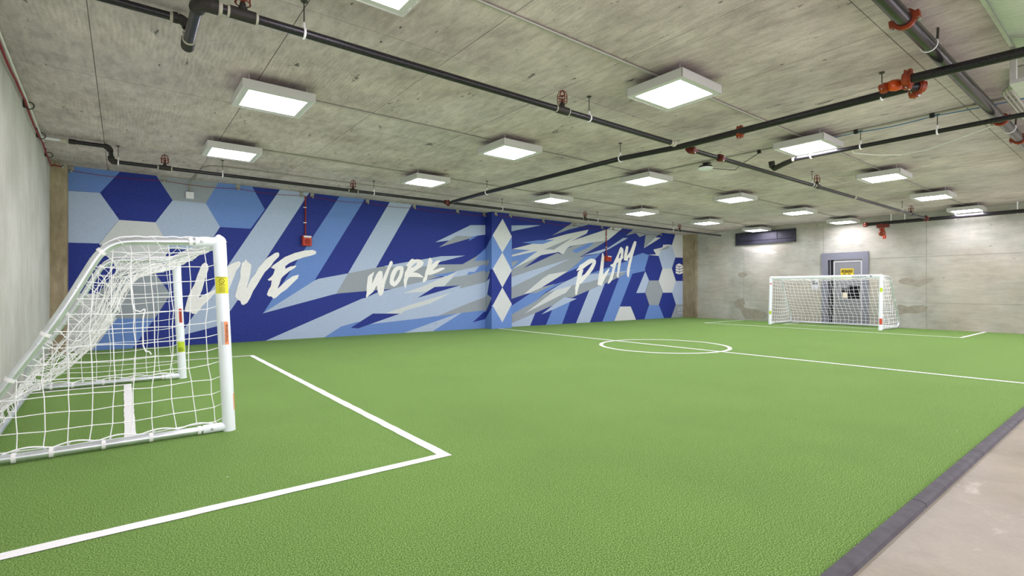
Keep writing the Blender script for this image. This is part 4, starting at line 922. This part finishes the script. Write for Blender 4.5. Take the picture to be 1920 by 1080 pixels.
# cross main, runs towards the mural wall
t = thing('sprinkler_main', 'thick black sprinkler main crossing the ceiling towards the mural', 'pipe', (7.2, 6.0, 3.785))
R_ = 0.050
P0 = at_z(848, 378.5, 3.785); P1 = at_z(1276, 275, 3.785); P2 = at_z(1657, 178, 3.785); P2b = at_z(1700, 166, 3.785)
P3 = at_z(1700, 149.5, 3.80); P4 = at_z(1922, 96.5, 3.745)
P3 = (P3[0], P3[1], 3.80)
d = Vector(P4) - Vector(P3); P5 = tuple(Vector(P4) + d.normalized()*3.5)
Q1 = at_z(913, 360.5, 3.785); Q2 = at_z(1163, 297.5, 3.785)
build(MB().tube([P0, Q1, Q2, P1], R_*.92, 18), 'pipe', 'black_pipe', t, True)
build(MB().tube([P1, P2b], R_, 18), 'pipe', 'black_pipe', t, True)
build(MB().tube([P3, P5], R_*1.04, 18), 'pipe', 'black_pipe', t, True)
for u, v in ((913, 360.5), (1163, 297.5)):
    q = at_z(u, v, 3.785); ring_hanger(t, q[0], q[1], 3.785, R_, 'y')
ring_hanger(t, P2[0], P2[1]+.02, 3.785, R_, 'y')
dirm = tuple((Vector(P2) - Vector(P1)).normalized())
q = at_z(1387, 247.5, 3.785); coupling(t, q, dirm, R_, 'orange_iron', .045, (0, 0, 1))
q = at_z(842, 380, 3.785); coupling(t, (q[0], q[1]+.05, 3.78), (0, 1, 0), R_*.9, 'dark_red_iron', .05, (0, 0, 1))
build(MB().tube([(7.10, yb, ZP), (7.17, yb, ZP)], .052, 14).lathe((7.05, yb, ZP), [(.048, 0), (.048, .04)], 14, (1, 0, 0)), 'outlet', 'joint_compound', t, True)
# the orange offset joint
q = Vector(at_z(1677, 160, 3.79)); pd = d.normalized()
build(MB().lathe(q, [(.015, -.085), (.05, -.07), (.066, -.03), (.068, .02), (.055, .08), (.04, .11)], 18, (.75, -.55, .1)), 'elbow', 'orange_paint', t, True)
coupling(t, q + Vector((-.045, .09, -.015)), (.1, 1, 0), .042, 'orange_iron', .035, (1, 0, 0))
coupling(t, Vector(P3) + pd*.01, pd, .060, 'orange_iron', .040, (0, 0, 1))
s0 = Vector(at_z(1702, 163, 3.76)); s1 = Vector(at_z(1729, 162, 3.76))
build(MB().tube([s0, s1], .050, 16), 'stub_pipe', 'black_pipe', t, True)
coupling(t, s1 - (s1 - s0).normalized()*.02, s1 - s0, .052, 'orange_iron', .035, (.3, .5, -.8))
coupling(t, Vector(at_z(1712, 174, 3.74)), dirm, .044, 'orange_iron', .035, (1, 0, -.3))
# big main at the right
t = thing('sprinkler_main', 'fattest steel pipe, running under the ceiling at the right with orange clamps', 'pipe', (8.0, 1.505, 3.925))
RB = 0.068; ya = 1.505
build(MB().tube([(-1.0, ya, 3.925), (XB, ya, 3.925)], RB, 28), 'pipe', 'big_pipe', t, True)
for u, v in ((1690, 38), (1868, 225)):
    x = at_z(u, v, 3.93)[0]; coupling(t, (x, ya, 3.925), (1, 0, 0), RB*.95, 'orange_iron', .035, (0, 1, -.12))
for u, v in ((1735, 85), (1888, 241)):
    x = at_z(u, v, 3.93)[0]
    m_ = MB().ring((x, ya, 3.925), (1, 0, 0), RB + .005, .006, 28, 6); rg = build(m_, 'pipe_ring', 'clip_white', t)
    build(MB().tube([(x, ya-.075, CEIL), (x, ya-.07, 3.96)], .012, 6), 'hanger', 'rod_steel', t)
for x in (12.0, 16.0, 20.0): coupling(t, (x, ya, 3.925), (1, 0, 0), RB*.95, 'orange_iron', .035, (0, 1, -.12))
# drain line with its turned-up end
t = thing('drain_pipe', 'black pipe with a turned-up end below the third near light', 'pipe', (9.9, 3.0, 3.82))
q0 = Vector(at_z(1488, 299, 3.80)); q1 = Vector(at_z(1850, 228.5, 3.80)); dd = (q1-q0).normalized(); q2 = q1 + dd*3.0
build(MB().tube([q0, q2], .036, 14), 'pipe', 'black_pipe', t, True)
e1 = Vector(at_z(1452, 316, 3.77)); e2 = Vector((e1.x, e1.y, 3.95)); 
build(MB().tube([q0 + dd*.02, q0*.5 + e1*.5 + Vector((0, 0, .005)), e1, e1 + Vector((-.03, .03, .05)), e1 + Vector((-.04, .04, .14))], [.042, .05, .052, .056, .058], 14), 'elbow', 'fitting_iron', t, True)
build(MB().tube([q0 - dd*.02, q0 + dd*.02], .040, 14), 'thread_compound', 'joint_compound', t, True)
for k in (.25, .9, 1.75): 
    p = q0 + dd*k*1.2; ring_hanger(t, p.x, p.y, p.z, .036, 'y')
# pipe on the back wall
t = thing('drain_pipe', 'black pipe along the top of the far wall', 'pipe', (21.6, 4.0, 3.76))
xw = 21.62
build(MB().tube([(xw, 6.75, 3.76), (xw, YN, 3.76)], .062, 16), 'pipe', 'black_pipe', t, True)
coupling(t, (xw, 6.72, 3.76), (0, 1, 0), .062, 'orange_iron', .06, (1, 0, 0))
for yy in (5.95, 5.55, 2.75, 4.2):
    build(MB().tube([(xw, yy, 3.69), (xw, yy, CEIL)], .016, 8), 'hanger', 'clip_white', t)
# orange valve under that pipe
t = thing('drain_valve', 'orange valve hanging from the pipe on the far wall', 'valve', (xw, 6.25, 3.4))
mb = MB().lathe((xw, 6.22, 3.30), [(.05, 0), (.095, .04), (.11, .12), (.085, .20), (.06, .235), (.085, .25), (.085, .30), (.06, .32), (.06, .46)], 18)
build(mb, 'body', 'orange_iron', t, True)
build(MB().box(xw-.10, xw+.10, 6.02, 6.36, 3.60, 3.72), 'clamp', 'dark_red_iron', t)
build(MB().tube([(xw-.12, 6.22, 3.42), (xw+.14, 6.22, 3.42)], .03, 10), 'stem', 'dark_red_iron', t)
build(MB().box(xw-.06, xw-.03, 6.14, 6.18, 3.18, 3.32).box(xw+.0, xw+.03, 6.10, 6.14, 3.2, 3.34), 'lever', 'sticker_red', t)

# ------------------------------------------------------------------ electrical conduit on the ceiling
def conduit(name, label, pts, r=.014, mat='conduit_steel', straps=(), cat='conduit', group=None):
    o = build(MB().tube(pts, r, 8), name, mat, None, True, origin=pts[0]); tag(o, label, cat, group); return o
ZC = CEIL - .018
conduit('conduit', 'grey conduit joining the near row of ceiling lights', [(0.9, 3.895, ZC), (XB, 3.895, ZC)], .017)
conduit('conduit', 'grey conduit joining the middle row of ceiling lights', [(1.6, 7.41, ZC), (XB, 7.41, ZC)], .015)
conduit('conduit', 'grey conduit joining the row of lights nearest the mural', [(1.6, 10.62, ZC), (XB, 10.62, ZC)], .015)
cj = [at_z(354.5, 345, 3.92)]; 
bx0 = at_y(356, 366, YW-.05)
pts = [(bx0[0], YW-.03, bx0[2]+.10), (bx0[0], YW-.03, 3.93), (bx0[0]+.01, YW-.08, 4.02), (bx0[0]+.03, YW-.25, ZC), (bx0[0]+.10, 12.95, ZC), (bx0[0]+.22, 12.68, ZC), (bx0[0]+.5, 12.58, ZC), (XB, 12.52, ZC)]
conduit('conduit', 'grey conduit bending down the mural wall to a white box', pts, .014)
conduit('conduit', 'grey conduit crossing the ceiling from side to side with black ties', [(9.36, 10.6, ZC), (9.38, 8.0, ZC), (9.62, 7.1, ZC), (9.72, 5.0, ZC), (9.79, 3.5, ZC), (9.80, 1.2, ZC), (9.78, -1.5, ZC)], .014)
bx_ = build(MB().bevbox(bx0[0]-.085, bx0[0]+.085, YW-.06, YW-.001, bx0[2]-.085, bx0[2]+.085, .012), 'junction_box', 'box_white', None, origin=(bx0[0], YW-.03, bx0[2]))
tag(bx_, 'small white junction box high on the mural wall', 'box')
# cables tied to the cross conduit
def sagline(a, b_, n=10, s=.02): return [tuple(a[i] + (b_[i]-a[i])*k/n - (s*math.sin(math.pi*k/n) if i == 2 else 0) for i in range(3)) for k in range(n+1)]
ties = [(9.72, 4.72), (9.79, 3.02), (9.80, 2.3), (9.80, 1.65)]
ties = [(9.73, at_z(1421, 284, 4.03)[1]), (9.79, at_z(1602, 246, 4.03)[1]), (9.80, at_z(1747, 216.5, 4.03)[1]), (9.79, .3)]
pts = []
for a, b_ in zip(ties[1:], ties[2:]): pts += sagline((a[0], a[1], 4.02), (b_[0], b_[1], 4.02), 8, .025)
pts = sagline((9.75, 3.75, 4.02), (ties[1][0], ties[1][1], 4.02), 5, .01) + pts[1:]
o = build(MB().tube(pts, .007, 6), 'data_cable', 'cable_blue', None, origin=pts[0]); tag(o, 'thin blue cable tied along the cross conduit', 'cable')
for i, (a, b_) in enumerate(ties[:3]):
    o = build(MB().bevbox(a-.025, a+.025, b_-.03, b_+.03, 4.0, 4.067, .006), 'cable_tie', 'cable_black', None, origin=(a, b_, 4.02))
    tag(o, 'black tie on the cross conduit, %s from the sprinkler pipe' % ORD[i], 'tie', 'black cable ties on the cross conduit')
# round white ceiling device with its cable
q = at_z(1323, 316, 3.93); t = thing('ceiling_sensor', 'round white ceiling device on a black bracket beside the sprinkler pipe', 'sensor', (q[0], q[1], 3.93))
build(MB().lathe((q[0], q[1], 3.905), [(.05, 0), (.135, .012), (.15, .03), (.145, .045)], 24), 'cover', 'box_white', t, True)
build(MB().lathe((q[0], q[1], 3.95), [(.14, 0), (.13, .035), (.06, .045), (.06, .11)], 20).box(q[0]-.06, q[0]+.16, q[1]-.03, q[1]+.03, 4.05, 4.068), 'bracket', 'cable_black', t)
mid = at_z(1378, 319, 3.88); pts = [(q[0]+.13, q[1]-.03, 3.95), at_z(1350, 317, 3.92), mid, at_z(1390, 308, 3.90), (ties[0][0], ties[0][1], 4.01)]
fine = []
for i in range(len(pts)-1): fine += [tuple(pts[i][k]*(1-s/4) + pts[i+1][k]*s/4 for k in range(3)) for s in range(4)]
o = build(MB().tube(fine + [pts[-1]], .006, 6), 'sensor_cable', 'cable_black', None, origin=pts[0]); tag(o, 'thin black cable drooping from the round ceiling device', 'cable')
# drooping white cable
P_ = [(1600, 287, 3.97), (1640, 290.5, 3.93), (1690, 290, 3.90), (1735, 281, 3.89), (1780, 266, 3.90), (1820, 251, 3.93), (1862, 236, 3.97)]
pts = [at_z(*p) for p in P_]; fine = []
for i in range(len(pts)-1): fine += [tuple(pts[i][k]*(1-s/4) + pts[i+1][k]*s/4 for k in range(3)) for s in range(4)]
pts2 = [(pts[0][0]-.06, pts[0][1]+.02, CEIL-.012)] + fine + [pts[-1], (pts[-1][0], pts[-1][1]-.05, CEIL-.012)]
o = build(MB().tube(pts2, .009, 6), 'white_cable', 'cable_white', None, origin=pts2[0]); tag(o, 'white cable drooping in a long loop below the ceiling', 'cable')

# ------------------------------------------------------------------ fire alarms on the mural wall
def alarm(u, v, vtop, w_, h_, dep, label, ulab):
    q = at_y(u, v, YW-dep); top = at_y(u, vtop, YW-.03)
    t_ = thing('fire_alarm', label, 'alarm', (q[0], YW, q[2]))
    xm, zm = q[0], q[2]
    build(MB().bevbox(xm-w_, xm+w_, YW-dep*.55, YW-.0135, zm-h_, zm+h_, .01), 'back_box', 'alarm_dark_red', t_)
    build(MB().bevbox(xm-w_*.94, xm+w_*.94, YW-dep, YW-dep*.55, zm-h_*.96, zm+h_*.96, .012), 'cover', 'alarm_red', t_)
    build(MB().ring((xm, YW-dep-.002, zm-h_*.22), (0, 1, 0), w_*.52, .008, 20, 5).ring((xm, YW-dep-.002, zm-h_*.22), (0, 1, 0), w_*.3, .008, 16, 5).lathe((xm, YW-dep+.002, zm-h_*.22), [(w_*.6, 0), (w_*.6, .004)], 20, (0, -1, 0)), 'grille', 'alarm_dark_red', t_)
    build(MB().bevbox(xm-w_*.8, xm+w_*.8, YW-dep-.02, YW-dep, zm+h_*.55, zm+h_*.92, .006), 'strobe', 'box_white', t_)
    ctop = at_y(u, vtop, YW-.03)[2]; xc = xm - w_*.15
    build(MB().tube([(xc, YW-.032, zm+h_*.9), (xc, YW-.032, ctop)], .020, 8), 'conduit', 'conduit_red', t_, True)
    m_ = MB()
    for f_ in (.33, .72):
        z_ = zm + h_ + (ctop-zm-h_)*f_; m_.box(xc-.055, xc+.024, YW-.055, YW-.0135, z_-.010, z_+.010)
    build(m_, 'strap', 'clip_white', t_)
alarm(576.5, 451, 369, .125, .145, .16, 'red fire alarm box on the left half of the mural, above the lettering', 0)
alarm(1143, 484.5, 431, .13, .115, .20, 'smaller looking red fire alarm box far down the mural, by the last word', 0)

# cable hooks and the red cable along the top of the mural wall
HK = [(118, 303), (133, 313), (308, 331), (447, 348), (566, 364), (586, 366), (690, 377), (778, 387), (859, 396), (909, 402), (931, 401.5), (958, 405), (1020, 412), (1078, 419), (1130, 424.5), (1151, 427.5), (1198, 433), (1240, 438)]
HDESC = ['on the concrete pilaster at the left corner', 'where the mural begins at the left', 'above the white junction box', 'above the second blue hexagon', 'just left of the first fire alarm conduit', 'just right of the first fire alarm conduit',
         'above the second navy stripe', 'above the last pale stripe', 'on navy paint left of the column', 'in the corner left of the painted column', 'on the left edge of the painted column', 'on the right edge of the painted column', 'first to the right of the painted column',
         'second to the right of the painted column', 'just left of the far fire alarm conduit', 'just right of the far fire alarm conduit', 'second from the far right corner', 'nearest the far right corner']
cab = []
for i, (u, v) in enumerate(HK):
    yy = YW - .05
    if i == 0: yy = 14.25
    if i in (10, 11): yy = 14.21
    q = at_y(u, v, yy); zz = 3.99
    t_ = thing('cable_hook', 'small galvanised cable hook ' + HDESC[i], 'hook', (q[0], yy+.04, CEIL), 'cable hooks along the mural wall')
    yb_ = yy + .05 if i not in (0, 10, 11) else yy + (.05 if i == 0 else .05)
    s_ = 0.05
    build(MB().box(q[0]-s_, q[0]+s_, yb_-.012, yb_-.002, zz-.03, CEIL-.002).box(q[0]-s_, q[0]+s_, yb_-.085, yb_-.012, CEIL-.012, CEIL-.002), 'bracket', 'conduit_steel', t_)
    build(MB().tube([(q[0], yb_-.012, zz+.01), (q[0], yb_-.03, zz-.045), (q[0], yb_-.065, zz-.055), (q[0], yb_-.09, zz-.02)], .018, 6), 'saddle', 'bolt_steel', t_)
    cab.append((q[0], yb_-.05, zz-.030))
def cable_between(P, sag_):
    out = []
    for a, b_ in zip(P, P[1:]):
        n_ = 6; s = sag_*min(1.5, math.dist(a, b_))/2
        out += [tuple(a[i] + (b_[i]-a[i])*k/n_ - (s*math.sin(math.pi*k/n_) if i == 2 else 0) for i in range(3)) for k in range(n_)]
    return out + [P[-1]]
o = build(MB().tube(cable_between(cab, .05), .006, 6), 'red_cable', 'cable_red', None, origin=cab[0]); tag(o, 'thin red cable strung along the top of the mural wall', 'cable')
# the same cable and a white one along the left wall
def lwp(y, z, d=.03): return (left_x(y) + d, y, z)
P_ = [lwp(y, 3.93 + .03*math.sin(y*2.2), .04) for y in [3, 4, 5, 6, 7, 7.8, 8.6, 9.5, 10.4, 11.3, 12.1, 13, 14.1]] + [(left_x(14.2)+.06, 14.2, 3.97), cab[0]]
o = build(MB().tube(cable_between(P_, .03), .013, 6), 'red_cable', 'cable_red', None, origin=P_[0]); tag(o, 'twisted red cable along the top of the left wall', 'cable')
P_ = [lwp(y, 3.985 + .012*math.sin(y*3.1), .05) for y in [3, 5, 7, 8, 9.2, 10.3, 11.2, 12.1]]
o = build(MB().tube(cable_between(P_, .01), .012, 6), 'white_cable', 'cable_white', None, origin=P_[0]); tag(o, 'white cable along the top of the left wall', 'cable')
for i, y in enumerate((9.75, 11.55, 13.1)):
    t_ = thing('cable_hook', ['dark cable hook on the left wall nearest the camera', 'dark cable hook in the middle of the left wall', 'dark cable hook on the left wall nearest the mural'][i], 'hook', (left_x(y), y, 4.0), 'cable hooks on the left wall')
    build(MB().box(left_x(y)-.0, left_x(y)+.02, y-.04, y+.04, 3.92, CEIL-.002), 'bracket', 'fitting_iron', t_)
    build(MB().ring((left_x(y)+.065, y, 3.95), (0, 1, 0), .05, .009, 14, 5), 'saddle', 'rod_steel', t_)

# ------------------------------------------------------------------ round duct and trapeze at the right edge
t = thing('ventilation_duct', 'ribbed metal ventilation duct at the upper right edge', 'duct', (5.0, 0.60, 3.9))
yc, zc, ry, rz_ = 0.55, 3.945, 0.41, 0.115; xs = []
prof = []; x = 1.0
mb = MB(); n = 32; k = 0
while x < 8.4:
    g = k % 4; f = 1.0 if g in (0, 1) else 1.04
    for a in range(n):
        tt = 2*math.pi*a/n; mb.v.append((x + .02*math.sin(tt), yc + ry*f*math.cos(tt), zc + rz_*f*math.sin(tt)))
    x += (.026 if g == 0 else .012); k += 1
for i in range(k-1):
    for a in range(n):
        mb.f.append((i*n+a, i*n+(a+1) % n, (i+1)*n+(a+1) % n, (i+1)*n+a)); mb.m.append(0)
build(mb, 'duct_shell', 'duct_metal', t, True)
build(MB().box(1.0, 7.55, yc+ry+.015, yc+ry+.06, CEIL-.09, CEIL-.03), 'side_rail', 'duct_metal', t)
q0 = at_z(1897, 112, 3.9); 
mb = MB().box(7.62, 7.70, 0.60, 1.03, 3.60, 3.64).box(7.62, 7.70, 0.98, 1.03, 3.64, CEIL).box(7.62, 7.70, .05, .10, 3.64, CEIL).box(7.62, 7.70, .05, .6, 3.60, 3.64)
build(mb, 'trapeze', 'duct_metal', t)
bxo = build(MB().bevbox(8.55, 9.25, .70, 1.16, 3.86, CEIL-.005, .01), 'pull_box', 'duct_metal', None, origin=(8.9, .93, 3.95)); tag(bxo, 'galvanised pull box on the ceiling at the right edge', 'box')
for i in range(3):
    yy = 1.22 - .0*i; xa = 8.5 + .33*i
    pts = [(8.7 + .12*i, 1.16, 3.99), (8.72 + .12*i, 1.24 + .04*i, 3.99), (8.85 + .12*i, 1.30 + .035*i, 3.99), (9.1 + .1*i, 1.30 + .035*i - .01, 3.99), (12.5, 1.22 + .035*i, 3.99)]
    pts = [(8.9 + .1*i, 1.16 - .005, 3.99), (9.0 + .1*i, 1.22 + .04*i, 3.99), (9.15 + .1*i, 1.235 + .045*i, 3.99), (13.5, 1.235 + .045*i, 3.99)]
    conduit('conduit', 'grey conduit leaving the pull box at the right edge, %s from the thick pipe' % ORD[2-i], pts, .016, group='bent conduits at the right edge')
for o in list(D.objects):
    if '_o' in o: del o['_o']
    if 'label' in o and not o['label']: del o['label']
